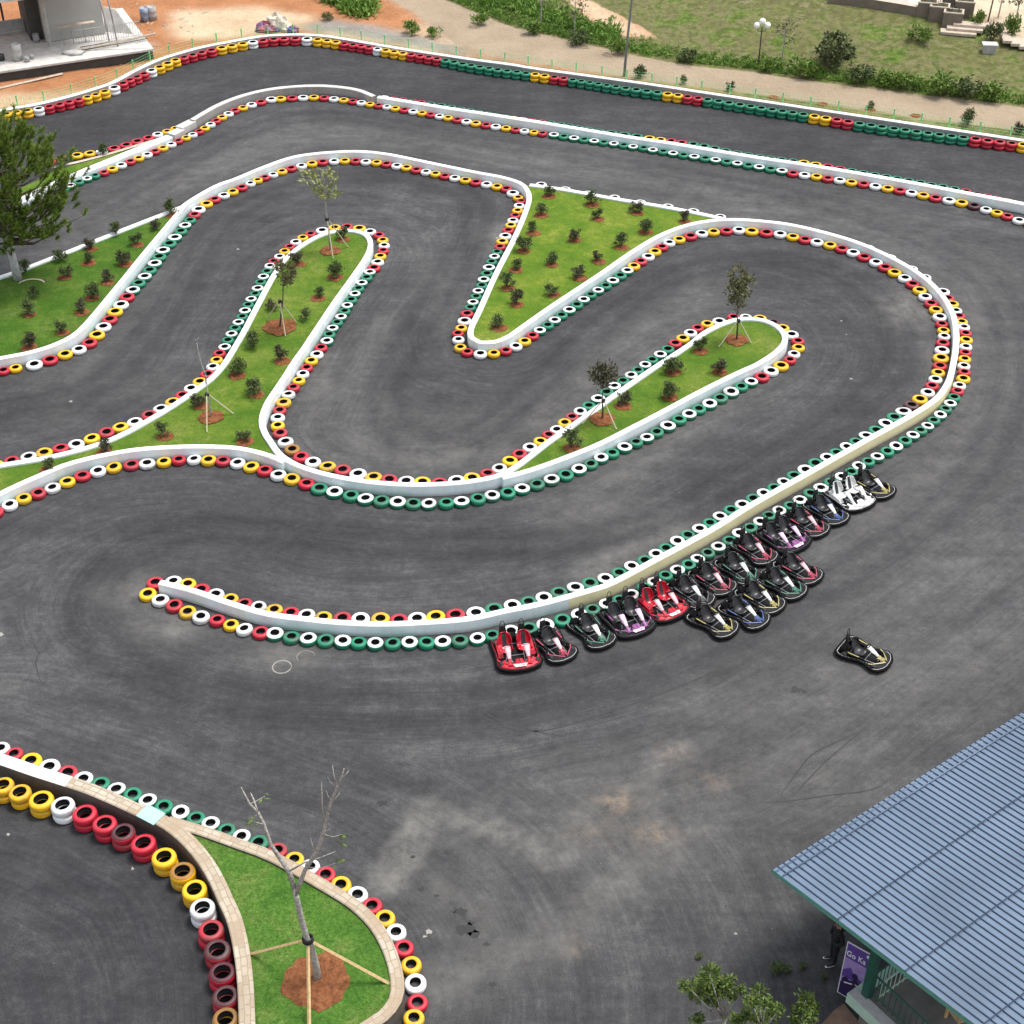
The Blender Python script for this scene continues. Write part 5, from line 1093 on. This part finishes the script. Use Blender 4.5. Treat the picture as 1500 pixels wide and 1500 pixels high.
# ------------------------------------------------------------------ person
def skin_person():
    f = Vector((*g(1215, 1408), 0)); root = f+Vector((.08, -.02, 0))
    face = math.radians(188)
    def L(x, y, z): # x to the person's right, y forward
        c, s = math.cos(face), math.sin(face); fw = Vector((c, s, 0)); rt = Vector((s, -c, 0)); return rt*x+fw*y+Vector((0, 0, z))
    J = [(0,0,.93,.175,.13),(0,-.01,1.10,.19,.135),(0,0,1.28,.20,.13),(0,0,1.42,.15,.11),(0,.02,1.50,.055,.055),(0,.045,1.60,.085,.095),(0,.04,1.68,.075,.085),
         (.10,0,.86,.11,.11),(.105,.02,.50,.08,.08),(.11,-.01,.10,.065,.065),(.14,.10,.045,.045,.035),(.145,.2,.035,.035,.025),
         (-.10,0,.86,.11,.11),(-.105,.02,.50,.08,.08),(-.11,.0,.10,.065,.065),(-.13,.13,.045,.045,.035),(-.135,.23,.035,.035,.025),
         (.19,0,1.39,.07,.07),(.33,-.04,1.14,.065,.065),(.24,.10,1.00,.055,.055),(.14,.08,1.0,.035,.03),
         (-.19,0,1.39,.07,.07),(-.33,-.04,1.16,.065,.065),(-.24,.10,1.02,.055,.055),(-.14,.08,1.02,.035,.03)]
    ed = [(0,1),(1,2),(2,3),(3,4),(4,5),(5,6),(0,7),(7,8),(8,9),(9,10),(10,11),(0,12),(12,13),(13,14),(14,15),(15,16),(3,17),(17,18),(18,19),(19,20),(3,21),(21,22),(22,23),(23,24)]
    # fingers on both hands
    for base, dx in ((20, -1), (24, 1)):
        bx, by, bz = J[base][:3]
        for k, (ox, oz, ln) in enumerate(((.0, .03, .062), (.0, .01, .07), (.0, -.01, .066), (.0, -.028, .052))):
            i = len(J); J.append((bx+dx*.035, by+.03, bz+oz, .0095, .009)); J.append((bx+dx*(.035+ln*.6), by+.035+ln*.4, bz+oz-.005, .008, .008)); J.append((bx+dx*(.035+ln*.7), by+.02+ln*.6, bz+oz-.02, .0065, .0065)); ed += [(base, i), (i, i+1), (i+1, i+2)]
        i = len(J); J.append((bx+.01, by+.04, bz+.035, .011, .01)); J.append((bx-.01, by+.075, bz+.05, .009, .009)); ed += [(base, i), (i, i+1)]
    me = bpy.data.meshes.new('person'); me.from_pydata([L(*j[:3]) for j in J], ed, []); o = link('person', me, None, root)
    sk = o.modifiers.new('skin', 'SKIN'); sk.use_smooth_shade = True
    for k, j in enumerate(J): me.skin_vertices[0].data[k].radius = (j[3], j[4]); me.skin_vertices[0].data[k].use_root = (k == 0)
    o.modifiers.new('sub', 'SUBSURF').levels = 2
    bpy.context.view_layer.update(); dg = bpy.context.evaluated_depsgraph_get(); m2 = bpy.data.meshes.new_from_object(o.evaluated_get(dg)); o.modifiers.clear(); o.data = m2
    m2.materials.clear()
    M['cloth'] = pm('black_hooded_top', (.008, .008, .009), .3, 9, .85); M['trousers'] = pm('black_trousers', (.010, .010, .012), .3, 9, .8); M['skin'] = pm('skin', (.36, .20, .13), .1, 9, .5); M['shoe'] = pm('black_shoe', (.012, .012, .013), .2, 9, .5); M['sole'] = pm('white_shoe_sole', (.7, .7, .68), .1, 9, .5); M['hair'] = pm('black_hair', (.01, .009, .008), .2, 9, .4); M['eye'] = pm('eye', (.02, .015, .012), .1, 9, .2)
    for m in ('cloth', 'trousers', 'skin', 'shoe'): m2.materials.append(M[m])
    c, s = math.cos(face), math.sin(face)
    for p in m2.polygons:
        v = p.center; fx = v.x*s-v.y*c; fy = v.x*c+v.y*s
        p.material_index = 2 if v.z > 1.50 else (0 if v.z > .90 or abs(fx) > .24 else (1 if v.z > .085 else 3)); p.use_smooth = True
    mb = MB(); cc = L(0, .03, 1.655); mb.blob((cc.x, cc.y, cc.z+.03), (.098, .098, .10), 8, 0, 3, .06); cb = L(0, -.045, 1.62); mb.blob((cb.x, cb.y, cb.z), (.075, .075, .10), 6, 0, 4, .06); mb.build('hair', M['hair'], o, True)
    mb = MB()
    for sx in (-.032, .032): e = L(sx, .128, 1.615); mb.blob(tuple(e), (.011, .011, .008), 4, 0, 1, 0)
    mb.build('eyes', M['eye'], o); mb = MB(); e = L(0, .148, 1.59); mb.blob(tuple(e), (.016, .016, .022), 4, 0, 1, 0); mb.build('nose', M['skin'], o, True)
    mb = MB(); e = L(0, .13, 1.555); mb.blob(tuple(e), (.022, .022, .006), 4, 0, 1, 0); mb.build('mouth', M['tarpR'], o)
    hd = L(0, -.10, 1.44); mb = MB(); mb.blob(tuple(hd), (.12, .12, .075), 7, 0, 2, .08); mb.build('hood', M['cloth'], o, True)
    for sx, fy in ((.135, .09), (-.125, .12)):
        mb = MB(); a, b = L(sx, fy-.12, .012), L(sx+(.015 if sx > 0 else -.015), fy+.13, .012); mb.tube([a, a.lerp(b, .35), a.lerp(b, .75), b], [.034, .043, .046, .028], 8)
        for i in range(len(mb.v)): x, y, z = mb.v[i]; mb.v[i] = (x, y, .003+max(0, (z-.012)*.25+.013))
        mb.build('shoe_sole', M['sole'], o, True)
    tag(o, 'person in black hooded top and trousers standing half under the blue roof', 'person')
skin_person()
# ------------------------------------------------------------------ fence on the outer wall
fen = thing('wire_fence', 'wire fence on light green posts above the outer track wall', 'fence')
fl = catmull([(p.x, p.y+.22) for p in L_A[::4]], .2); acc_ = 0; lastp = None; tops = []
for i, p in enumerate(fl):
    if lastp is not None: acc_ += (p-lastp).length
    lastp = p
    if (acc_ >= 1.55 or not tops) and abs(p.x) < 42:
        if tops and len(tops) > 98: break
        acc_ = 0; tops.append(p); mb = MB(); mb.tube([(p.x, p.y, .25), (p.x, p.y, 1.12)], .045, 6); mb.box((p.x, p.y, .42), (.16, .16, .03)); mb.build('post', M['postgreen'], fen)
mb = MB()
for a, b in zip(tops[:-1], tops[1:]):
    for z in (.58, .74, .9, 1.06): mb.tube([(a.x, a.y, z), (b.x, b.y, z)], .006, 4, cap=False)
    for k in range(1, 8): q = a.lerp(b, k/8); mb.tube([(q.x, q.y, .48), (q.x, q.y, 1.06)], .005, 3, cap=False)
mb.build('wire_mesh', M['postgreen'], fen)
# ------------------------------------------------------------------ roadside plants
def veg_band(name, label, line_px, depth, h, n, size, mat, seed):
    r = np.random.default_rng(seed); pts = []
    L_ = [hit(x, y) for x, y in line_px]; D = [0]
    for a, b in zip(L_[:-1], L_[1:]): D.append(D[-1]+(b-a).length)
    for _ in range(n//22):
        d = r.uniform(0, D[-1]); i = min(len(L_)-2, max(0, np.searchsorted(D, d)-1)); q = L_[i].lerp(L_[i+1], (d-D[i])/max(.01, D[i+1]-D[i]))
        dp = abs(r.normal())*depth*.55; x, y = q.x+dp*.25, q.y+dp; z = float(T(x, y)); rad = r.uniform(.2, .55)*h
        k = 22; dd = r.normal(size=(k, 3)); dd /= np.linalg.norm(dd, axis=1)[:, None]; dd[:, 2] = np.abs(dd[:, 2])
        pts.append(np.array([x, y, z])+dd*rad*np.array([1.2, 1.0, 1.0])*r.uniform(.3, 1, (k, 1)))
    V, F_ = leaf_quads(np.concatenate(pts), size, 1.0, seed, .3)
    tag(link(name, np_mesh(name, V, F_, [mat])), label, 'undergrowth', kind='stuff')
veg_band('roadside_grass', 'bright green weeds and tall grass lining the far side of the road', [(660,0),(700,18),(750,36),(800,49),(900,71),(1000,91),(1100,101),(1200,116),(1300,129),(1400,141),(1500,153),(1580,163)], 1.15, .55, 30000, .17, M['leaf_verge'], 5)
veg_band('roadside_grass', 'tall bright grass clump growing left of the road start', [(478,2),(500,10),(520,22),(535,26)], 2.2, 1.7, 5000, .5, M['leaf_verge'], 6)
veg_band('roadside_grass', 'green grass on the wedge between the road and the sandy slope', [(700,6),(760,20),(820,38),(880,60),(900,66)], 1.8, .8, 9000, .26, M['leaf_verge'], 7)
BUSH = []
for v in range(4):
    rr = random.Random(90+v); bl = [(rr.uniform(-.55, .55), rr.uniform(-.4, .4), rr.uniform(.25, .75), rr.uniform(.28, .45)) for _ in range(7)]; mb = MB()
    V, F_ = leaf_quads(blob_pts(bl, 650, v, .35), .17, .3, v, .5); mb.add(V, F_.tolist(), 0)
    for b_ in bl[:4]: mb.tube([(0, 0, 0), b_[:3]], [.03, .012], 4, 1)
    BUSH.append(mb.mesh('bush', [M['leaf_bright' if v != 1 else 'leaf_dark'], M['bark']]))
for k, (x, y, s, lab) in enumerate([(905,77,1.2,'round dark bush at the road edge right of the thin grey pole'),(1007,92,1.0,'dark bush at the road edge left of the lamp post'),(785,50,1.1,'low grey-green bush at the far road edge near the tall grass'),(1130,104,1.0,'dark bush at the road edge just right of the lamp post'),(1182,110,1.5,'large dark green bush at the road edge below the hill shrub'),(1257,122,1.3,'round dark bush standing alone at the road edge mid-right'),(1300,128,1.2,'bush at the road edge right of the lone round bush'),(1330,132,1.2,'dense bush in the right part of the roadside row'),(1385,140,1.6,'largest bush of the right-hand roadside group'),(1412,143,1.4,'dark bush right of the largest roadside bush'),(1450,149,1.3,'bush near the right edge at the roadside'),(602,50,1.0,'grey-green bush on the dirt left of the road'),(636,55,.8,'small round dark bush at the left road edge'),(480,29,.6,'tiny grey bush on the dirt below the tarpaulin pile'),(1345,60,1.1,'dark bush on the upper part of the grassy hill'),(700,36,1.0,'bush at the left end of the far road edge'),(850,66,1.1,'dark bush left of the thin grey pole')]):
    c = hit(x, y); o = link('bush', BUSH[k % 4 if k < 14 else (k+1) % 4], None, c, k*1.3); o.scale = (s, s, s*.85); tag(o, lab, 'bush', 'bushes along the road')
c = hit(1222, 96); t = thing('tree', 'large olive green shrubby tree standing on the grassy hill', 'tree', c)
mb = MB(); bl = []
for k, (x, y, r_) in enumerate([(1222,60,14),(1212,68,12),(1236,66,11),(1222,78,14),(1208,80,10),(1240,80,11),(1225,90,12),(1213,54,8),(1234,54,8),(1246,72,7),(1202,72,7)]):
    q_ = gy(x, y, c.y+RNG.uniform(-1.2, 1.2))-c; bl.append((*q_, r_/22)); mb.tube([(0, 0, 0), q_*.5, q_], [.07, .05, .02], 5)
mb.build('trunk', M['bark'], t, True); M['leaf_hill'] = leaf_mat('olive_hill_leaves', (.06, .08, .03), (.14, .165, .065), (.23, .24, .12), .5); crown('crown', bl, 2600, .26, M['leaf_hill'], t, 61, .5, .3)
def thin_tree(label, px, h, seed):
    c = hit(*px); t = thing('young_tree', label, 'tree', c); rr = random.Random(seed); mb = MB(); mb.tube([(0, 0, 0), (.05, 0, h*.5), (0, 0, h)], [.05, .04, .015], 5)
    for k in range(6): z = h*rr.uniform(.35, .9); mb.tube([(0, 0, z), (rr.uniform(-.7, .7), rr.uniform(-.5, .5), z+rr.uniform(.3, .8))], [.02, .008], 4)
    mb.build('trunk', M['palebark'], t); crown('crown', [(rr.uniform(-.5, .5), rr.uniform(-.4, .4), h*rr.uniform(.5, 1), .4) for _ in range(5)], 120, .2, M['leaf_brown'], t, seed)
thin_tree('thin leafless young tree on the right of the sandy plaza', (1487, 32), 2.6, 1); thin_tree('thin pale young tree beside the black plaza pole', (1462, 26), 2.6, 2); thin_tree('slim young tree on the hill right of the lamp post', (1145, 88), 2.2, 3); thin_tree('slim bare young tree left of the thin grey pole', (792, 36), 3.2, 4); thin_tree('slim bare sapling by the far grass at the top edge', (841, 50), 2.6, 5)
# poles and lamp
c = hit(914, 112); mb = MB(); mb.tube([(0, 0, -.1), (.12, 0, 2.5), (.32, 0, 5.5), (.5, 0, 8.5)], [.085, .075, .065, .055], 8)
po = tag(mb.build('pole', M['poleg'], None, True, c), 'tall thin grey pole at the road side, running out of the top edge', 'pole')
c = hit(1111, 93); lamp = thing('street_lamp', 'black lamp post with three white globes at the far road edge', 'street lamp', c)
mb = MB(); mb.lathe([(.12, 0), (.12, .12), (.055, .2), (.04, 1.0), (.035, 2.25), (.0, 2.3)], 10); mb.tube([(-.30, 0, 2.2), (-.22, 0, 2.05), (0, 0, 2.0), (.22, 0, 2.05), (.30, 0, 2.2)], .02, 5); mb.build('post', M['darksteel'], lamp, True)
for x, z in ((-.32, 2.38), (.32, 2.38), (0, 2.62)): mb = MB(); mb.blob((x, 0, z), (.2, .2, .2), 8, 0, 0, 0); mb.build('globe', M['globe'], lamp, True)
c = hit(1447, 32); mb = MB(); mb.tube([(0, 0, -.1), (.1, 0, 2), (.25, 0, 5)], [.05, .045, .04], 6); tag(mb.build('pole', M['darksteel'], None, True, c), 'black pole on the sandy plaza at the top right', 'pole')
# ------------------------------------------------------------------ terrace, planters, bench at the top right
M['plantersoil'] = pm('planter_soil', (.06, .06, .03), .4, 5, .9)
def wall_px(name, pts, h, t, mats, label):
    L_ = catmull([tuple(hit(x, y)) for x, y in pts], .5); mb = MB(); n = len(L_)
    for i, p in enumerate(L_):
        a = L_[max(0, i-1)]; b = L_[min(n-1, i+1)]; d = (b-a); d.z = 0; d.normalize(); nn = Vector((-d.y, d.x, 0))
        for off, z in ((-t/2, -.3), (-t/2, h), (t/2, h), (t/2, -.3)): mb.v.append((p.x+nn.x*off, p.y+nn.y*off, p.z+z))
    for i in range(n-1):
        for j in range(3): mb.f.append((i*4+j, (i+1)*4+j, (i+1)*4+j+1, i*4+j+1)); mb.m.append(1 if j == 1 else 0)
    mb.f += [(0, 1, 2, 3), tuple((n-1)*4+j for j in (3, 2, 1, 0))]; mb.m += [0, 0]
    return tag(mb.build(name, mats), label, 'wall')
M['rubble'] = wall_face('rubble_stone', (.30, .24, .18), (.17, .13, .10), (.12, .10, .08))
wall_px('retaining_wall', [(1215,2),(1260,8),(1305,15),(1345,22)], .55, .4, [M['rubble'], M['plank']], 'rubble retaining wall along the top of the grassy hill')
for k, (x, y, w, d, h, lab) in enumerate([(1357,21,1.2,.9,.9,'leftmost stone planter at the end of the rubble wall'),(1374,27,1.2,.9,.9,'stone planter second from the rubble wall'),(1394,37,1.2,.9,.95,'stone planter lowest on the terrace steps'),(1394,12,1.3,.9,.9,'stone planter in the back row of the terrace'),(1411,22,1.2,.9,1.0,'rightmost stone planter of the terrace')]):
    c = hit(x, y); t = thing('planter', lab, 'planter', c+Vector((0, 0, -.1)), -.28, 'stone planters on the terrace steps')
    mb = MB(); mb.box((0, 0, h/2), (w, d, h), 0, 0, .03); mb.build('box', M['rubble'], t); mb = MB()
    for sx, sy, ex, ey in ((0, -d/2+.05, w+.06, .12), (0, d/2-.05, w+.06, .12), (-w/2+.05, 0, .12, d-.16), (w/2-.05, 0, .12, d-.16)): mb.box((sx, sy, h+.04), (ex, ey, .07))
    mb.build('rim', M['plank'], t); mb = MB(); mb.box((0, 0, h+.012), (w-.2, d-.2, .02)); mb.build('soil', M['plantersoil'], t)
    V, F_ = leaf_quads(blob_pts([(0, 0, h+.12, .3), (.25, 0, h+.1, .2), (-.25, .05, h+.1, .2)], 60, k), .13, .4, k); link('foliage', np_mesh('foliage', V, F_, [M['leaf_brown' if k % 2 else 'leaf_purple']]), t)
c = hit(1425, 52); st = thing('stone_steps', 'pale stone steps beside the terrace planters at the top right', 'steps', c, -.25)
for k in range(3): mb = MB(); mb.box((-.9+k*.9*.4, .35*k, .1+.16*k), (2.2, .75, .18), 0, 0, .02); mb.build('step', M['plank'], st)
c = hit(1472, 66); st = thing('stone_steps', 'pale stone steps at the right edge below the plaza', 'steps', c, -.25)
for k in range(4): mb = MB(); mb.box((.5*k, -.12*k+.4, .32-.1*k), (.55, 1.6, .2), .12, 0, .02); mb.build('step', M['plank'], st)
c = hit(1448, 76); t = thing('stone_plinth', 'white topped stone plinth on the hill under a potted bush', 'plinth', c, -.1)
mb = MB(); mb.box((0, 0, .2), (.75, .5, .5), 0, 0, .02); mb.build('base', M['concrete'], t); mb = MB(); mb.box((0, 0, .49), (.92, .62, .09), 0, 0, .015); mb.build('top', M['white'], t)
for k, (x, y, s, lab) in enumerate([(1452,62,1.0,'dark green bush directly behind the white topped plinth'),(1428,40,.9,'pale grey-green bush between planters and plinth'),(1484,54,1.1,'grey-green bush by the right-hand stone steps')]):
    c = hit(x, y); o = link('bush', BUSH[(1, 0, 2)[k]], None, c, k); o.scale = (s*.8, s*.8, s*1.3); tag(o, lab, 'bush', 'bushes on the terrace')
# ------------------------------------------------------------------ unfinished building at the top left
SZ = 1.05
fa, fb = Vector((*g(-40, 110, SZ), 0)), Vector((*g(223, 71, SZ), 0)); ux = (fb-fa).normalized(); uy = Vector((-ux.y, ux.x, 0)); ang = math.atan2(ux.y, ux.x)
bld = thing('unfinished_building', 'grey unfinished building on a raised concrete slab at the top left', 'building', fa, ang)
def loc(px, py, z):
    w = Vector((*g(px, py, z), 0))-fa; return w.dot(ux), w.dot(uy)
Wd = (fb-fa).length
mb = MB(); mb.box((Wd/2, 4.2, .72), (Wd, 8.4, .66)); mb.build('floor_slab', M['darkplaster'], bld)
mb = MB(); mb.box((Wd/2, 4.1, SZ-.04), (Wd+.1, 8.5, .12)); mb.build('floor_edge', M['lightconcrete'], bld)
a0 = loc(68, 62, SZ); a1 = loc(155, 51, SZ)
x0, x1 = a0[0], a1[0]; yy = (a0[1]+a1[1])/2
mb = MB(); mb.box(((x0+x1)/2, yy+2.0, SZ+.05+1.8), (x1-x0, 4.0, 3.6)); mb.build('wall', M['plaster'], bld)
mb = MB(); mb.box((x0-.42, yy+2.3, SZ+.05+1.8), (.8, 3.2, 3.6)); mb.build('recess_wall', M['darkplaster'], bld)
mb = MB(); mb.box((x0-.30+1.0-3.5, yy+.6, SZ+3.75), (x1-x0+8, 6.6, .22)); mb.build('roof', M['lightconcrete'], bld)
for px_, py_ in ((74, 68), (38, 40), (8, 44)):
    q_ = loc(px_, py_, SZ); mb = MB(); mb.tube([(q_[0], q_[1], SZ), (q_[0], q_[1], SZ+3.7)], .10 if px_ == 74 else .07, 8); mb.build('column', M['concrete' if px_ == 74 else 'darksteel'], bld)
mb = MB(); q_ = loc(20, 52, SZ); mb.box((q_[0]-.2, q_[1]+.6, SZ+.45), (5.2, .2, .7)); mb.build('low_wall', M['concrete'], bld)
def on_slab(px, py, z=SZ+.03): return Vector((*g(px, py, z), z))
for px_, py_, h, lab in ((160, 60, 3.0, 'left steel post beside the grey unfinished building'), (173, 68, 3.2, 'right steel post with bent top beside the unfinished building')):
    p = on_slab(px_, py_); mb = MB(); mb.tube([(0, 0, 0), (-.1, 0, h*.6), (-.2, 0, h)]+([(-.4, 0, h+.1)] if h > 3.1 else []), .05, 6); tag(mb.build('post', M['steel'], None, True, p), lab, 'post', 'steel posts by the unfinished building')
p = on_slab(90, 66); t = thing('trestle_table', 'work trestle with pale plank top against the grey wall', 'trestle', p, ang)
mb = MB(); mb.box((1.1, 0, 1.15), (2.3, .4, .06)); mb.build('top', M['plank'], t)
for x in (.15, .75, 1.5, 2.05):
    mb = MB(); mb.tube([(x, -.15, 0), (x, -.1, 1.12)], .025, 5); mb.build('leg', M['steel'], t)
p = on_slab(114, 74); t = thing('steel_railing', 'steel bar railing panels lying on the slab edge', 'railing', p, ang)
mb = MB(); mb.tube([(0, .9, .95), (4.2, .9, .95)], .025, 5); mb.tube([(0, .9, .1), (4.2, .9, .1)], .02, 5)
for k in range(28): mb.tube([(k*.155, .9, .1), (k*.155, .9, .95)], .013, 4)
mb.build('panel', M['steel'], t); mb = MB()
mb.tube([(0.2, .25, .10), (4.8, .6, .10)], .03, 5); mb.tube([(0.2, -.35, .10), (4.4, .05, .10)], .03, 5)
for k in range(26): f = .3+k*.155; mb.tube([(f, .22, .10), (f, -.33, .10)], .016, 4)
mb.build('lying_panel', M['darksteel'], t)
p = on_slab(152, 48); mb = MB(); mb.add([(0, .2, 0), (1.9, -.2, 0), (.8, .6, 1.3), (0, .8, 1.4), (0, .25, 0), (1.95, -.15, 0), (.85, .65, 1.3), (0, .85, 1.4)], [(0, 1, 2, 3), (7, 6, 5, 4), (0, 4, 5, 1), (1, 5, 6, 2), (2, 6, 7, 3), (3, 7, 4, 0)])
tag(mb.build('board', M['lightconcrete'], None, loc=p), 'white board leaning at the end of the grey wall', 'board')
def drum(px, py, r, h, mat, lab, z=None, grp=None):
    p = on_slab(px, py) if z is None else hit(px, py); mb = MB(); mb.lathe([(0, 0), (r, 0), (r, h*.3), (r*1.04, h*.32), (r, h*.35), (r, h*.65), (r*1.04, h*.67), (r, h*.7), (r*.98, h), (r*.9, h), (r*.88, h*.92), (0, h*.92)], 16)
    tag(mb.build('barrel', M[mat], None, True, p), lab, 'barrel', grp)
drum(213, 31, .3, .9, 'barrel', 'blue and grey barrel on the bare soil', 0); drum(224, 29, .3, .9, 'concrete', 'grey barrel standing right beside the blue one', 0)
drum(27, 88, .3, 1.0, 'concrete', 'tall grey drum standing on the concrete slab'); drum(54, 61, .2, .5, 'bucket', 'small grey bucket at the foot of the dark recess'); drum(40, 90, .16, .3, 'bucket', 'small bucket right beside the tall grey drum'); drum(47, 86, .14, .28, 'concrete', 'smallest pot right of the grey drum')
drum(2, 88, .22, .35, 'darksteel', 'dark tub on the slab at the left edge')
mb = MB(); p = on_slab(108, 78); mb.blob((0, 0, .05), (.7, .5, .16), 6, 0, 5, .25); tag(mb.build('sand_heap', M['lightconcrete'], None, True, p), 'small pale sand heap on the slab edge', 'heap')
rr = random.Random(8)
for k, (xa, ya_, xb, yb, w, lab) in enumerate([(0,131,92,110,.16,'long pale plank lying on the red soil at the left edge'),(58,107,110,100,.12,'short pale plank against the slab foot'),(78,106,143,95,.09,'thin steel pipe lying along the slab foot'),(62,100,100,98,.1,'small grey board by the slab foot'),(112,74,228,49,.14,'long white plank propped over the railing panels')]):
    a = hit(xa, ya_) if k < 4 else on_slab(xa, ya_); b = hit(xb, yb) if k < 4 else on_slab(xb, yb, SZ+.9)
    if k < 4: a.z += .07; b.z += .08+.02*k
    mb = MB(); mb.tube([a, b], w*.5, 4 if k != 2 else 8); tag(mb.build('plank', M['plank' if k not in (2,) else 'steel']), lab, 'plank', 'planks around the unfinished building')
mb = MB()
for k in range(70):
    p = hit(rr.choice([rr.uniform(205, 300), rr.uniform(100, 200)]), rr.uniform(60, 100) if k % 3 == 0 else rr.uniform(5, 50)); a = rr.uniform(0, 3); l = rr.uniform(.1, .5)
    mb.tube([(p.x, p.y, p.z+.02), (p.x+l*math.cos(a), p.y+l*math.sin(a), p.z+.05)], rr.uniform(.015, .05), 4)
tag(mb.build('rubble', M['plank']), 'scattered timber scraps and rubble on the bare soil', 'rubble', kind='stuff')
c = hit(405, 44); t = thing('tarpaulin_pile', 'heap of cream, red and blue tarpaulins on the bare soil', 'tarpaulin', c)
mb = MB()
for k, (x, y, z, a, b, h) in enumerate([(.3, .1, .2, .75, .5, .62), (-.1, .4, .2, .6, .5, .75), (.7, -.1, .1, .5, .4, .35)]): mb.blob((x, y, z), (a, b, h), 7, 0, 10+k, .22)
mb.build('cream_sheet', M['tarpC'], t); mb = MB()
for k, (x, y, z, a, b, h) in enumerate([(-.8, 0, .1, .55, .5, .45), (-.4, -.3, .1, .7, .35, .3), (1.05, -.25, .05, .45, .35, .3)]): mb.blob((x, y, z), (a, b, h), 7, 0, 20+k, .22)
mb.build('striped_sheet', M['tarpR'], t)
# stepped concrete blocks at the end of the grey kerb wall
for (xa, ya_, xb, yb, z, lab) in [(262,186,282,176,.42,'upper flat concrete block at the end of the grey kerb wall'),(250,196,266,188,.33,'lower flat concrete block next to the white kerb wall')]:
    a, b = Vector((*g(xa, ya_, z), 0)), Vector((*g(xb, yb, z), 0)); mb = MB(); mb.box((0, 0, z/2), ((b-a).length, .55, z), 0, 0, .02)
    o = mb.build('concrete_block', M['lightconcrete'], None, loc=(a+b)/2); o.rotation_euler.z = math.atan2((b-a).y, (b-a).x); tag(o, lab, 'block', 'concrete blocks by the kerb wall')
a = Vector((*g(221, 1194, .7), 0)); mb = MB(); mb.box((0, 0, 0), (.68, .52, .03), 0, 0, .008); M['mintpanel'] = pm('pale_mint_sheet', (.36, .66, .54), .1, 2, .35)
o = mb.build('painted_panel', M['mintpanel'], None, loc=(a.x, a.y, .718)); o.rotation_euler.z = -.55; tag(o, 'pale mint square panel lying on top of the stone wall', 'panel')
